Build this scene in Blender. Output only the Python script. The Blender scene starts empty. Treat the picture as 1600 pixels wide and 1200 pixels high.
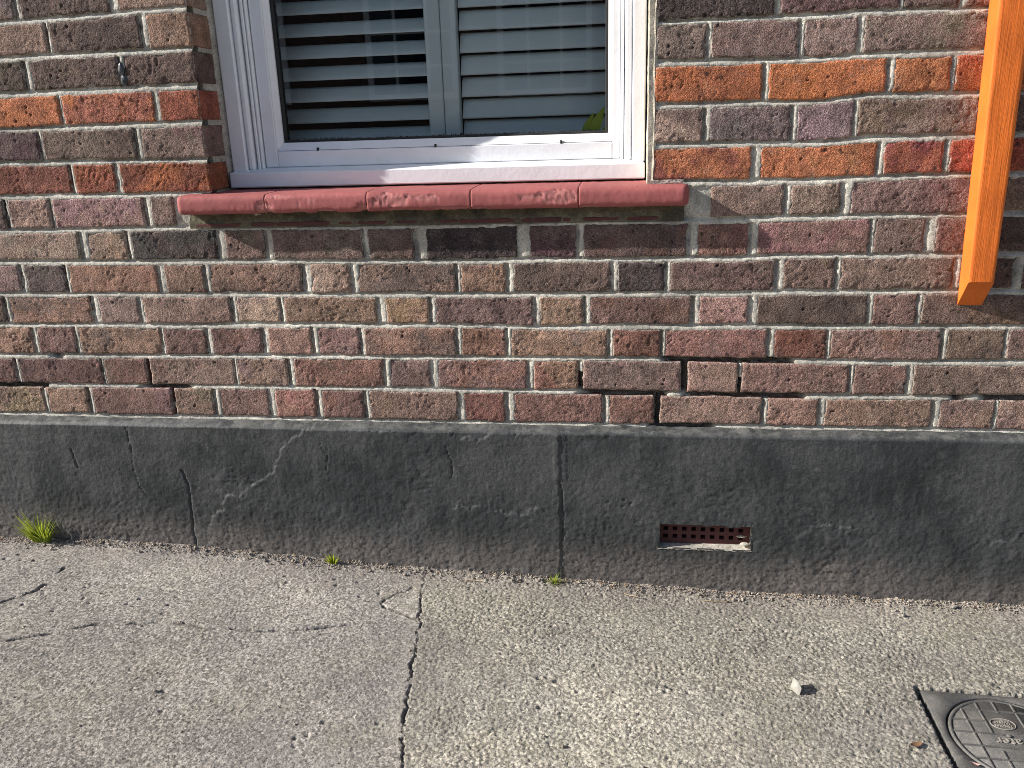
import bpy, math, random
import numpy as np
from mathutils import Matrix, Vector

# ------------------------------------------------------------------ camera, sky, sun, exposure
scene = bpy.context.scene
COL = scene.collection
random.seed(7)

def rot_cam(yaw, pitch, roll):
    return (Matrix.Rotation(yaw, 3, 'Z') @ Matrix.Rotation(pitch, 3, 'X') @ Matrix.Rotation(roll, 3, 'Y'))
cam_d = bpy.data.cameras.new('camera'); cam = bpy.data.objects.new('camera', cam_d); COL.objects.link(cam)
cam_d.sensor_width = 36.0; cam_d.lens = 1305.9 / 1600 * 36.0
cam_d.clip_start = 0.02; cam_d.clip_end = 300
Rc = rot_cam(0.14767, -0.30102, 0.03307) @ Matrix(((1, 0, 0), (0, 0, -1), (0, 1, 0)))
cam.matrix_world = Matrix.Translation((1.4454, -1.7673, 0.6437)) @ Rc.to_4x4()
scene.camera = cam
scene.cycles.use_denoising = True; scene.cycles.denoising_prefilter = 'NONE'; scene.cycles.filter_width = 0.9

SUN = Vector((-4.45, -1.0, 2.5)).normalized()          # towards the sun: low, far to the left, just in front of the wall
sun_el = math.asin(SUN.z); sun_az = math.atan2(SUN.x, SUN.y)
world = bpy.data.worlds.new('World'); scene.world = world; world.use_nodes = True
wn = world.node_tree.nodes; wl = world.node_tree.links; wn.clear()
sky = wn.new('ShaderNodeTexSky'); sky.sky_type = 'NISHITA'; sky.sun_disc = False; sky.dust_density = 1.2
sky.sun_elevation = sun_el; sky.sun_rotation = sun_az
bg = wn.new('ShaderNodeBackground'); bg.inputs['Strength'].default_value = 0.092
wo = wn.new('ShaderNodeOutputWorld'); wl.new(sky.outputs[0], bg.inputs[0]); wl.new(bg.outputs[0], wo.inputs[0])
sun_d = bpy.data.lights.new('sun', 'SUN'); sun_d.energy = 5.0; sun_d.angle = math.radians(0.53); sun_d.color = (1.0, 0.955, 0.89)
sun = bpy.data.objects.new('sun', sun_d); COL.objects.link(sun)
sun.rotation_euler = SUN.to_track_quat('Z', 'Y').to_euler()
vs = scene.view_settings
vs.view_transform = 'Standard'; vs.look = 'None'; vs.exposure = 0.66; vs.gamma = 1.0; vs.use_curve_mapping = False

# ------------------------------------------------------------------ measured setting-out of the brickwork (metres, wall face y = 0)
BEDS = {
  1: [(-0.033, 0.0735), (0.508, 0.0746), (0.627, 0.0745), (1.12, 0.073), (1.229, 0.0729), (1.888, 0.0688), (2.157, 0.0702)],
  2: [(-0.044, 0.1468), (0.467, 0.149), (0.636, 0.1501), (1.123, 0.1485), (1.231, 0.1482), (1.458, 0.1493), (1.986, 0.1453), (2.227, 0.1472)],
  3: [(0.001, 0.2233), (0.477, 0.2213), (0.645, 0.224), (1.126, 0.2221), (1.233, 0.219), (1.631, 0.2213), (1.772, 0.2206), (2.138, 0.2211)],
  4: [(0.018, 0.2963), (0.538, 0.2942), (0.653, 0.2937), (1.129, 0.2908), (1.234, 0.2913), (1.671, 0.2916), (1.808, 0.2945), (2.011, 0.2944)],
  5: [(0.035, 0.3724), (0.549, 0.3689), (0.662, 0.3688), (1.132, 0.3642), (1.236, 0.3663), (1.667, 0.3654), (1.762, 0.3687), (2.043, 0.3678)],
  6: [(0.052, 0.4452), (0.461, 0.4452), (0.672, 0.4443), (1.622, 0.4444), (1.757, 0.4463), (1.956, 0.447)],
  7: [(0.069, 0.5213), (0.374, 0.5197), (1.569, 0.5205), (1.815, 0.5167), (1.869, 0.5207), (2.07, 0.5229)],
  8: [(0.079, 0.5956), (0.47, 0.5914), (1.531, 0.5938), (1.809, 0.5894), (1.896, 0.5954), (2.061, 0.5956)],
  9: [(0.095, 0.6671), (0.483, 0.6684), (1.529, 0.6697), (1.804, 0.6669), (1.889, 0.6738), (2.052, 0.6713)],
  10: [(0.112, 0.7406), (0.494, 0.7423), (1.527, 0.7485), (1.798, 0.744), (1.883, 0.7469), (2.075, 0.7468)],
  11: [(0.129, 0.8141), (0.506, 0.8163), (1.525, 0.8219), (1.792, 0.8205), (1.876, 0.8228), (2.066, 0.8183)],
  12: [(0.145, 0.8856), (0.519, 0.8943)],
}
COURSES = {
  1: [(-0.8711, -0.6561, '7a6658'), (-0.6441, -0.5416, '8a7360'), (-0.5296, -0.3146, '70524f'), (-0.3026, -0.2001, '8a6c54'), (-0.1881, 0.0217, '8a7360'), (0.0318, 0.1382, '957860'), (0.1547, 0.3577, '755750'), (0.3667, 0.4636, '7d6658'), (0.4809, 0.6031, '70564f'), (0.6201, 0.7172, '8a6050'), (0.7349, 0.8343, '70504c', '8a5a4a'), (0.8493, 1.0551, '80685c', '8a6c50'), (1.0715, 1.1639, '7a4a40'), (1.1857, 1.3840, '7f5850'), (1.3991, 1.4966, '7a584f'), (1.5101, 1.7266, '83685c', '8c7468'), (1.7388, 1.8437, '8c6a5c'), (1.8587, 2.0730, '86705e', '8c6c58'), (2.0895, 2.1957, '75605a'), (2.2038, 2.3537, '80685c'), (2.3657, 2.5807, '5d5049'), (2.5927, 2.6952, '5a4a44'), (2.7072, 2.9222, '7a6658'), (2.9342, 3.0367, '80655f')],
  2: [(-0.8311, -0.7286, '5a4a44'), (-0.7166, -0.5016, '5d5049'), (-0.4896, -0.3871, '70524f'), (-0.3751, -0.1601, '6d5a52'), (-0.1481, -0.0382, '704f4c'), (-0.0271, 0.1901, '6a4c48'), (0.1983, 0.3056, '75524a'), (0.3163, 0.5259, '75655a', '70564c'), (0.5362, 0.6568, '786452'), (0.6745, 0.8859, '80564a', '6a584a'), (0.9030, 0.9976, '745c58'), (1.0159, 1.2160, '7a5a58', '8a5c48'), (1.2323, 1.3292, '86664c'), (1.3416, 1.5529, '7a625e'), (1.5675, 1.6726, '866c60'), (1.6813, 1.9011, '805f58', '8a6c60'), (1.9103, 2.0152, '806058'), (2.0296, 2.2550, '75665a'), (2.2670, 2.3695, '75665a'), (2.3815, 2.5965, '8a7360'), (2.6085, 2.7110, '6d5a52'), (2.7230, 2.9380, '5a4a44'), (2.9500, 3.0525, '7a6658')],
  3: [(-0.8808, -0.6658, '80655f'), (-0.6538, -0.5513, '8a6c54'), (-0.5393, -0.3243, '75665a'), (-0.3123, -0.2098, '5a4a44'), (-0.1978, 0.0252, '937058', '8a7560'), (0.0389, 0.1352, '70524e'), (0.1476, 0.3549, '8a6d55', '665c54'), (0.3653, 0.4665, '70524f'), (0.4830, 0.6038, '6d504e'), (0.6224, 0.7224, '8f6c5f'), (0.7398, 0.8357, '7a5a58'), (0.8503, 1.0589, '8a6552', '5a5350'), (1.0730, 1.1712, '80584a'), (1.1837, 1.3951, '8a6c52', '6a5a50'), (1.4063, 1.5071, '854f40'), (1.5186, 1.7279, '905c55', '7a5c5c'), (1.7445, 1.8497, '80503f'), (1.8580, 2.0750, '80655f'), (2.0870, 2.1964, '70604f', '5a504a'), (2.2043, 2.4113, '755f58'), (2.4233, 2.5258, '75665a'), (2.5378, 2.7528, '80655f'), (2.7648, 2.8673, '6d5a52'), (2.8793, 3.0943, '80655f')],
  4: [(-0.8286, -0.7261, '7a6658'), (-0.7141, -0.4991, '80655f'), (-0.4871, -0.3846, '80655f'), (-0.3726, -0.1576, '5d5049'), (-0.1456, -0.0340, '5a4a44'), (-0.0187, 0.1915, '8a6650', '5d5550'), (0.2127, 0.3125, '806f68'), (0.3255, 0.5383, '8a7468'), (0.5534, 0.6538, '9a8870'), (0.6687, 0.8830, '77614f'), (0.9046, 1.0018, '8f7058'), (1.0182, 1.2335, '6a5555', '604a4a'), (1.2493, 1.3416, '8a6c54'), (1.3572, 1.5697, '70554f'), (1.5869, 1.6870, '96706a'), (1.7060, 1.9251, '524a45', '5d5048'), (1.9360, 2.0195, '755a55'), (2.0307, 2.2389, '6d5a52'), (2.2509, 2.3534, '7a6658'), (2.3654, 2.5804, '5a4a44'), (2.5924, 2.6949, '5a4a44'), (2.7069, 2.9219, '80655f'), (2.9339, 3.0364, '80655f')],
  5: [(-0.8856, -0.6706, '8a7360'), (-0.6586, -0.5561, '5a4a44'), (-0.5441, -0.3291, '70524f'), (-0.3171, -0.2146, '8a6c54'), (-0.2026, 0.0240, '7a6f6c'), (0.0401, 0.1386, '544c50'), (0.1518, 0.3699, '8d6850'), (0.3903, 0.4840, '7d6250'), (0.4990, 0.7157, '7b5f50', '5f5048'), (0.7385, 0.8299, '85705f', '9a8a78'), (0.8465, 1.0643, '7a6455', '55504e'), (1.0782, 1.1762, '86684f'), (1.1939, 1.4013, '5d5049', '4a4440'), (1.4166, 1.5140, '454043'), (1.5268, 1.7358, '63524c'), (1.7544, 1.8548, '6b5850'), (1.8670, 2.0821, '77665a', '5d5048'), (2.0958, 2.1945, '604c42'), (2.2118, 2.4132, '5a4a44'), (2.4252, 2.5277, '5a4a44'), (2.5397, 2.7547, '80655f'), (2.7667, 2.8692, '5a4a44'), (2.8812, 3.0962, '75665a')],
  6: [(-0.8285, -0.7260, '80655f'), (-0.7140, -0.4990, '75665a'), (-0.4870, -0.3845, '70524f'), (-0.3725, -0.1575, '7a6658'), (-0.1455, -0.0430, '8a6c54'), (-0.0310, 0.1905, '8a7768'), (0.2113, 0.3063, '80705f', '9a8060'), (0.3216, 0.5248, '453f40'), (0.5470, 0.6356, '7a625c'), (0.6574, 0.8625, '6d5a55'), (0.8766, 0.9766, '6a5650'), (1.0065, 1.2037, '34343a'), (1.2304, 1.3294, '55474a'), (1.3447, 1.5567, '54494a', '604038'), (1.5778, 1.6798, '7a5548'), (1.6983, 1.9150, '7a5a54', '85505a'), (1.9250, 2.0194, '70605a'), (2.0408, 2.1392, '7a5548'), (2.1545, 2.3643, '5a4a44'), (2.3763, 2.4788, '80655f'), (2.4908, 2.7058, '8a6c54'), (2.7178, 2.8203, '6d5a52'), (2.8323, 3.0473, '70524f')],
  7: [(-0.7817, -0.6792, '6d5a52'), (-0.6672, -0.4522, '70524f'), (-0.4402, -0.3377, '7a6658'), (-0.3257, -0.1107, '8a6c54'), (-0.0987, 0.0193, '5a4a44'), (0.0340, 0.1331, '8c7264'), (0.1445, 0.3624, '85685f', '8a6070'), (0.3824, 0.4361, '6a5b52'), (1.6024, 1.7446, '7a665a'), (1.7587, 1.8540, '75665a'), (1.8746, 2.1139, '7a605e'), (2.1259, 2.2284, '8a6c54'), (2.2404, 2.4554, '70524f'), (2.4674, 2.5699, '8a6c54'), (2.5819, 2.7969, '5d5049'), (2.8089, 2.9114, '70524f'), (2.9234, 3.1384, '80655f')],
  8: [(-0.8405, -0.7380, 'c0603a'), (-0.7260, -0.5110, 'a84430'), (-0.4990, -0.3965, 'b05a3c'), (-0.3845, -0.1695, '8f4a42'), (-0.1575, -0.0550, '8f4a42'), (-0.0430, 0.1980, '8f4a42'), (0.2112, 0.3077, 'a2503c'), (0.3229, 0.5300, '8f4538', 'a8502c'), (1.4870, 1.6773, 'b05a3c', '8a4040'), (1.6966, 1.9143, 'b85c3c'), (1.9294, 2.0377, 'a04c3c', '8a3a44'), (2.0492, 2.2452, 'a84430'), (2.2572, 2.3597, 'a84430'), (2.3717, 2.5867, 'c0603a'), (2.5987, 2.7012, '8f4a42'), (2.7132, 2.9282, 'a84430'), (2.9402, 3.0427, '8f4a42')],
  9: [(-0.7755, -0.5605, '5d5049'), (-0.5485, -0.4460, '7a6658'), (-0.4340, -0.2190, '75665a'), (-0.2070, -0.1045, '70524f'), (-0.0925, 0.1387, '57494a'), (0.1497, 0.3665, '655c50'), (0.3835, 0.5300, '7b6a62'), (1.4870, 1.5811, '6f5f5a', '9a8878'), (1.5952, 1.7477, '625a5e'), (1.7614, 1.8643, '786a70'), (1.8743, 2.0913, '75665f'), (2.1042, 2.2063, '5a4a44'), (2.2183, 2.4333, '7a6658'), (2.4453, 2.5478, '80655f'), (2.5598, 2.7748, '5a4a44'), (2.7868, 2.8893, '6d5a52'), (2.9013, 3.1163, '5a4a44')],
  10: [(-0.8248, -0.7223, '8f4a42'), (-0.7103, -0.4953, 'c0603a'), (-0.4833, -0.3808, 'c0603a'), (-0.3688, -0.1538, 'c0603a'), (-0.1418, -0.0393, '8f4a42'), (-0.0273, 0.2036, 'c0603a'), (0.2123, 0.4247, 'a85548', 'c06030'), (0.4393, 0.5300, 'a04a3c'), (1.4870, 1.6916, 'bb5a35'), (1.7035, 1.9181, 'c05f38'), (1.9328, 2.0330, 'b8603c'), (2.0426, 2.2376, 'b24a30'), (2.2496, 2.3521, 'a84430'), (2.3641, 2.5791, 'c0603a'), (2.5911, 2.6936, 'c0603a'), (2.7056, 2.9206, 'a84430'), (2.9326, 3.0351, '8f4a42')],
  11: [(-0.8741, -0.6591, '70524f'), (-0.6471, -0.5446, '8a7360'), (-0.5326, -0.3176, '70524f'), (-0.3056, -0.2031, '5a4a44'), (-0.1911, 0.0239, '6d5a52'), (0.0359, 0.1337, '564b46'), (0.1510, 0.3566, '544944'), (0.3691, 0.5300, '594b45'), (1.4870, 1.5826, '6d645c'), (1.5928, 1.7528, '665a5a'), (1.7644, 1.8611, '7d6c68'), (1.8725, 2.0895, '756460'), (2.1005, 2.1904, '5a4a44'), (2.2024, 2.4174, '80655f'), (2.4294, 2.5319, '70524f'), (2.5439, 2.7589, '8a6c54'), (2.7709, 2.8734, '8a7360'), (2.8854, 3.1004, '6d5a52')],
  12: [(-0.8141, -0.7116, '6d5a52'), (-0.6996, -0.4846, '80655f'), (-0.4726, -0.3701, '8a6c54'), (-0.3581, -0.1431, '70524f'), (-0.1311, -0.0286, '8a6c54'), (-0.0166, 0.2022, '7a6658', '8f6a48'), (0.2128, 0.4181, '4f4540'), (0.4365, 0.5300, '80654f', '906a44'), (1.4870, 1.7063, '38363a'), (1.7178, 1.9288, '5d4448'), (1.9383, 2.0347, '6a5a58'), (2.0488, 2.2317, '8a5f4f'), (2.2437, 2.3462, '80655f'), (2.3582, 2.5732, '8a6c54'), (2.5852, 2.6877, '5d5049'), (2.6997, 2.9147, '80655f'), (2.9267, 3.0292, '7a6658')],
  13: [(-0.8781, -0.6631, '5a4a44'), (-0.6511, -0.5486, '7a6658'), (-0.5366, -0.3216, '75665a'), (-0.3096, -0.2071, '8a7360'), (-0.1951, 0.0199, '6d5a52'), (0.0319, 0.1406, '6b5a50'), (0.1554, 0.3589, '4e443f'), (0.3793, 0.5300, '85705f'), (1.4870, 1.5834, '6a5a52'), (1.5935, 1.7647, '5d5049'), (1.7744, 1.8641, '80655f'), (1.8752, 2.0830, '6d5a52'), (2.0937, 2.1803, '5d5048'), (2.1923, 2.4073, '70524f'), (2.4193, 2.5218, '8a6c54'), (2.5338, 2.7488, '5d5049'), (2.7608, 2.8633, '75665a'), (2.8753, 3.0903, '80655f')],
}

# ------------------------------------------------------------------ noise and mesh helpers
def h2(ix, iy, s):
    n = (ix.astype(np.int64) * 374761393 + iy.astype(np.int64) * 668265263 + s * 1274126177) & 0xFFFFFFFF
    n = ((n ^ (n >> 13)) * 1274126177) & 0xFFFFFFFF
    n = ((n ^ (n >> 16)) * 2246822519) & 0xFFFFFFFF
    return ((n ^ (n >> 15)) & 0xFFFFFF) / float(0xFFFFFF)
def vn(x, y, s=0):
    x = np.asarray(x, float); y = np.asarray(y, float)
    x, y = np.broadcast_arrays(x, y)
    ix = np.floor(x); iy = np.floor(y); fx = x - ix; fy = y - iy
    fx = fx * fx * (3 - 2 * fx); fy = fy * fy * (3 - 2 * fy)
    a = h2(ix, iy, s); b = h2(ix + 1, iy, s); c = h2(ix, iy + 1, s); d = h2(ix + 1, iy + 1, s)
    return ((a + (b - a) * fx) * (1 - fy) + (c + (d - c) * fx) * fy) * 2 - 1
def fbm(x, y, o=3, s=0, g=.5):
    r = 0; a = 1; t = 0
    for i in range(o):
        r = r + a * vn(x * 2 ** i + 17.3 * i, y * 2 ** i - 9.1 * i, s + i * 31); t += a; a *= g
    return r / t
def worley(x, y, s=0):
    x = np.asarray(x, float); y = np.asarray(y, float)
    ix = np.floor(x); iy = np.floor(y); best = np.full(x.shape, 9.0)
    for dx in (-1, 0, 1):
        for dy in (-1, 0, 1):
            cx = ix + dx; cy = iy + dy
            px = cx + h2(cx, cy, s); py = cy + h2(cx, cy, s + 77)
            best = np.minimum(best, (px - x) ** 2 + (py - y) ** 2)
    return np.sqrt(best)
def sstep(a, b, x):
    t = np.clip((x - a) / (b - a), 0, 1); return t * t * (3 - 2 * t)

def mesh_from(name, v, f, mat=None, smooth=True):
    """v Nx3, f list of arrays (Mx4 or Mx3)"""
    if isinstance(f, np.ndarray): f = [f]
    f = [np.asarray(q, np.int32) for q in f if len(q)]
    me = bpy.data.meshes.new(name)
    v = np.asarray(v, np.float32)
    me.vertices.add(len(v)); me.vertices.foreach_set('co', v.ravel())
    loops = np.concatenate([q.ravel() for q in f]); tot = np.concatenate([np.full(len(q), q.shape[1], np.int32) for q in f])
    st = np.concatenate([[0], np.cumsum(tot)[:-1]]).astype(np.int32)
    me.loops.add(len(loops)); me.loops.foreach_set('vertex_index', loops)
    me.polygons.add(len(tot)); me.polygons.foreach_set('loop_start', st)
    me.update(calc_edges=True); me.validate()
    if smooth: me.polygons.foreach_set('use_smooth', np.ones(len(me.polygons), bool))
    if mat: me.materials.append(mat)
    return me
def link(name, me, parent=None, loc=(0, 0, 0), label=None, cat=None, group=None, kind=None):
    o = bpy.data.objects.new(name, me); COL.objects.link(o); o.location = loc
    if parent is not None: o.parent = parent
    if label: o['label'] = label
    if cat: o['category'] = cat
    if group: o['group'] = group
    if kind: o['kind'] = kind
    return o
def gridf(nx, nz, off=0):
    i = np.arange(nx - 1)[:, None] * nz + np.arange(nz - 1)[None, :] + off
    return np.stack([i, i + nz, i + nz + 1, i + 1], -1).reshape(-1, 4)
def boxes(lst, bev=0.0):
    """list of (x0,x1,y0,y1,z0,z1) -> verts, faces, each box lightly bevelled on its edges"""
    V = []; F = []; n = 0
    for b in lst:
        x0, x1, y0, y1, z0, z1 = b; e = min(bev, (x1 - x0) / 3, (y1 - y0) / 3, (z1 - z0) / 3)
        if e <= 0:
            V += [(x0, y0, z0), (x1, y0, z0), (x1, y1, z0), (x0, y1, z0), (x0, y0, z1), (x1, y0, z1), (x1, y1, z1), (x0, y1, z1)]
            F += [[n + i for i in q] for q in ((3, 2, 1, 0), (4, 5, 6, 7), (0, 1, 5, 4), (1, 2, 6, 5), (2, 3, 7, 6), (3, 0, 4, 7))]; n += 8
            continue
        idx = {}
        for ax in range(3):
            for sx in (0, 1):
                for sy in (0, 1):
                    for sz in (0, 1):
                        s = (sx, sy, sz); p = []
                        for a in range(3):
                            lo, hi = (x0, y0, z0)[a], (x1, y1, z1)[a]
                            ee = 0 if a == ax else e
                            p.append(hi - ee if s[a] else lo + ee)
                        idx[(ax, s)] = n; V.append(tuple(p)); n += 1
        for ax in range(3):                     # big faces
            o1, o2 = [a for a in range(3) if a != ax]
            for sd in (0, 1):
                q = []
                for u, w in ((0, 0), (1, 0), (1, 1), (0, 1)):
                    s = [0, 0, 0]; s[ax] = sd; s[o1] = u; s[o2] = w; q.append(idx[(ax, tuple(s))])
                flip = (sd == 0) ^ (ax == 1)
                F.append(q[::-1] if flip else q)
        for ax in range(3):                     # edge strips (run along ax)
            o1, o2 = [a for a in range(3) if a != ax]
            for u in (0, 1):
                for w in (0, 1):
                    s0 = [0, 0, 0]; s0[o1] = u; s0[o2] = w; s1 = list(s0); s1[ax] = 1
                    F.append([idx[(o1, tuple(s0))], idx[(o1, tuple(s1))], idx[(o2, tuple(s1))], idx[(o2, tuple(s0))]])
        for sx in (0, 1):
            for sy in (0, 1):
                for sz in (0, 1):
                    F.append([idx[(a, (sx, sy, sz))] for a in range(3)])
    return V, F
def boxmesh(name, lst, mat, bev=0.0):
    V, F = boxes(lst, bev)
    me = bpy.data.meshes.new(name); me.from_pydata(V, [], F); me.materials.append(mat)
    if bev > 0:
        import bmesh
        bm = bmesh.new(); bm.from_mesh(me); bmesh.ops.recalc_face_normals(bm, faces=bm.faces); bm.to_mesh(me); bm.free()
    return me
def lin(h):
    c = [int(h[i:i + 2], 16) / 255 for i in (0, 2, 4)]
    return [x / 12.92 if x <= .04045 else ((x + .055) / 1.055) ** 2.4 for x in c]

# ------------------------------------------------------------------ materials
class M:
    def __init__(s, name, rough=.9, spec=.3):
        s.m = bpy.data.materials.new(name); s.m.use_nodes = True
        s.t = s.m.node_tree; s.t.nodes.clear()
        s.out = s.n('ShaderNodeOutputMaterial'); s.b = s.n('ShaderNodeBsdfPrincipled')
        s.l(s.b.outputs[0], s.out.inputs[0]); s.set(s.b, 'Roughness', rough); s.set(s.b, 'Specular IOR Level', spec)
        s.geo = s.n('ShaderNodeNewGeometry'); s.pos = s.geo.outputs['Position']
    def n(s, t, **k):
        x = s.t.nodes.new(t)
        for a, b in k.items(): setattr(x, a, b)
        return x
    def l(s, a, b): s.t.links.new(a, b)
    def set(s, node, key, val):
        i = node.inputs[key]
        if isinstance(val, bpy.types.NodeSocket): s.l(val, i)
        else:
            if isinstance(val, (tuple, list)) and len(val) == 3 and i.type == 'RGBA': val = (*val, 1)
            i.default_value = val
    def noise(s, scale, detail=3, rough=.55, vec=None, dist=0):
        x = s.n('ShaderNodeTexNoise'); s.l(vec or s.pos, x.inputs['Vector'])
        s.set(x, 'Scale', scale); s.set(x, 'Detail', detail); s.set(x, 'Roughness', rough); s.set(x, 'Distortion', dist); return x.outputs['Fac']
    def vor(s, scale, vec=None, out='Distance', feat='F1'):
        x = s.n('ShaderNodeTexVoronoi', feature=feat); s.l(vec or s.pos, x.inputs['Vector']); s.set(x, 'Scale', scale); return x.outputs[out]
    def ramp(s, f, a, b, lo=0., hi=1.):
        x = s.n('ShaderNodeMapRange'); x.interpolation_type = 'SMOOTHSTEP'
        for k, v in (('Value', f), ('From Min', a), ('From Max', b), ('To Min', lo), ('To Max', hi)): s.set(x, k, v)
        return x.outputs[0]
    def mix(s, f, a, b, mode='MIX'):
        x = s.n('ShaderNodeMix', data_type='RGBA', blend_type=mode); x.clamp_result = False
        s.set(x, 0, f); s.set(x, 6, a if not isinstance(a, tuple) else (*a, 1)); s.set(x, 7, b if not isinstance(b, tuple) else (*b, 1)); return x.outputs[2]
    def math(s, op, a, b=0.):
        x = s.n('ShaderNodeMath', operation=op); s.set(x, 0, a); s.set(x, 1, b); return x.outputs[0]
    def scale(s, col, f):      # colour times scalar
        x = s.n('ShaderNodeVectorMath', operation='SCALE'); s.l(col, x.inputs[0]); s.set(x, 'Scale', f); return x.outputs[0]
    def vscale(s, v, xyz):
        x = s.n('ShaderNodeVectorMath', operation='MULTIPLY'); s.l(v, x.inputs[0]); x.inputs[1].default_value = xyz; return x.outputs[0]
    def sep(s):
        x = s.n('ShaderNodeSeparateXYZ'); s.l(s.pos, x.inputs[0]); return x.outputs
    def bump(s, *hs):
        prev = None
        for h, st, d in hs:
            x = s.n('ShaderNodeBump'); s.l(h, x.inputs['Height']); s.set(x, 'Strength', st); s.set(x, 'Distance', d)
            if prev: s.l(prev, x.inputs['Normal'])
            prev = x.outputs[0]
        s.l(prev, s.b.inputs['Normal'])
    def col(s, c): s.set(s.b, 'Base Color', c)

def mat_brick(gain=1.0):
    m = M('brick', .92, .25)
    oi = m.n('ShaderNodeObjectInfo'); base = oi.outputs['Color']
    at = m.n('ShaderNodeAttribute', attribute_type='OBJECT', attribute_name='tint'); tint = at.outputs['Color']
    ofs = m.n('ShaderNodeVectorMath', operation='ADD'); m.l(m.pos, ofs.inputs[0])
    cb = m.n('ShaderNodeCombineXYZ'); r = m.math('MULTIPLY', oi.outputs['Random'], 37.0)
    m.l(r, cb.inputs[0]); m.l(r, cb.inputs[1]); m.l(cb.outputs[0], ofs.inputs[1]); v = ofs.outputs[0]
    c = m.mix(m.ramp(m.noise(11, 4, .65, v), .46, .62, 0, .85), base, tint)
    c = m.scale(c, m.ramp(m.noise(34, 4, .6, v), .25, .75, .66, 1.34))
    c = m.scale(c, m.ramp(m.noise(380, 4, .7, v), .32, .68, .42, 1.60))
    # iron spots and burnt blotches
    spot = m.math('MULTIPLY', m.ramp(m.vor(42, v), .12, .22, 1, 0), m.ramp(m.noise(16, 1, .5, v), .52, .6))
    c = m.mix(m.math('MULTIPLY', spot, .75), c, (.022, .02, .022))
    # lime bloom and mortar wash
    ed = m.n('ShaderNodeAttribute', attribute_name='edge').outputs['Fac']
    bloom = m.math('MULTIPLY', m.ramp(m.noise(26, 6, .72, v), .52, .70), m.ramp(m.noise(240, 3, .6, v), .42, .6))
    c = m.mix(m.math('MULTIPLY', bloom, .42), c, (.36, .30, .255))
    wash = m.math('MULTIPLY', m.ramp(ed, .25, .95), m.ramp(m.noise(75, 4, .65, v), .44, .58))
    c = m.mix(m.math('MULTIPLY', wash, .70), c, (.46, .42, .36))
    pit = m.n('ShaderNodeAttribute', attribute_name='pit').outputs['Fac']
    c = m.mix(m.math('MULTIPLY', pit, .8), c, (.018, .015, .014))
    c = m.scale(c, m.ramp(m.noise(2.6, 4, .6), .32, .66, .78, 1.16))      # soot and damp, across joints
    m.col(c)
    m.bump((m.noise(620, 1, .5, v), .9, .0018), (m.noise(330, 2, .7, v), .9, .0023), (m.noise(90, 3, .6, v), .25, .0030))
    return m.m
def mat_mortar(name='mortar', a=(.55, .52, .45), b=(.37, .35, .31), dirt=.50):
    m = M(name, .95, .2)
    c = m.mix(m.ramp(m.noise(19, 5, .65), .36, .66), a, b)
    c = m.scale(c, m.ramp(m.noise(480, 3, .7), .3, .7, .60, 1.35))
    c = m.mix(m.math('MULTIPLY', m.ramp(m.noise(60, 5, .7), .54, .66), dirt), c, (.10, .088, .075))
    dp = m.n('ShaderNodeAttribute', attribute_name='raked').outputs['Fac']
    c = m.mix(m.math('MULTIPLY', dp, .8), c, (.11, .09, .075))
    c = m.scale(c, m.ramp(m.noise(2.6, 4, .6), .32, .66, .78, 1.16))
    m.col(c)
    m.bump((m.noise(650, 3, .65), .5, .0011), (m.noise(170, 3, .6), .5, .0022))
    return m.m
def mat_plinth():
    m = M('black_masonry_paint', .62, .42)
    x, y, z = m.sep()
    c = m.mix(m.ramp(m.noise(4.5, 5, .65), .38, .66), (.020, .0235, .0255), (.056, .058, .060))
    c = m.mix(m.math('MULTIPLY', m.ramp(m.noise(34, 4, .7, m.vscale(m.pos, (1, 1, .14))), .52, .66), .35), c, (.080, .082, .083))
    c = m.scale(c, m.ramp(m.noise(260, 3, .6), .3, .7, .75, 1.35))
    # road dust splashed on the foot and settled on the weathered top
    hz = m.math('ADD', m.math('ADD', z, m.math('MULTIPLY', x, .030)), m.math('MULTIPLY', m.noise(9, 5, .7), .17))
    du = m.math('MULTIPLY', m.ramp(hz, -.255, -.13, 1, 0), m.ramp(m.noise(170, 4, .75), .30, .60))
    c = m.mix(m.math('MULTIPLY', du, .85), c, (.19, .165, .15))
    haze_ = m.math('MULTIPLY', m.ramp(m.noise(3.4, 4, .6), .50, .62), m.ramp(m.noise(70, 5, .75), .40, .62))
    c = m.mix(m.math('MULTIPLY', haze_, .22), c, (.15, .15, .148))
    to = m.math('MULTIPLY', m.ramp(z, -.018, -.011), m.ramp(m.noise(38, 6, .75), .42, .62, .12, 1))
    c = m.mix(m.math('MULTIPLY', to, .55), c, (.19, .19, .175))
    ch = m.n('ShaderNodeAttribute', attribute_name='edge').outputs['Fac']
    c = m.mix(m.math('MULTIPLY', ch, m.ramp(m.noise(120, 4, .7), .4, .62)), c, (.17, .16, .15))
    wv = m.noise(22, 5, .75, m.vscale(m.pos, (1.0, 1.0, 3.2)), 1.6)
    sc = m.math('MULTIPLY', m.ramp(wv, .57, .68), m.ramp(m.noise(3.1, 2, .5), .42, .60))
    c = m.mix(m.math('MULTIPLY', sc, .32), c, (.16, .15, .145))
    m.col(c)
    m.bump((m.noise(700, 2, .6), .35, .0008), (m.noise(240, 4, .65), .36, .0016), (m.noise(50, 3, .6, m.vscale(m.pos, (1, 1, .35))), .3, .004))
    return m.m
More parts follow.
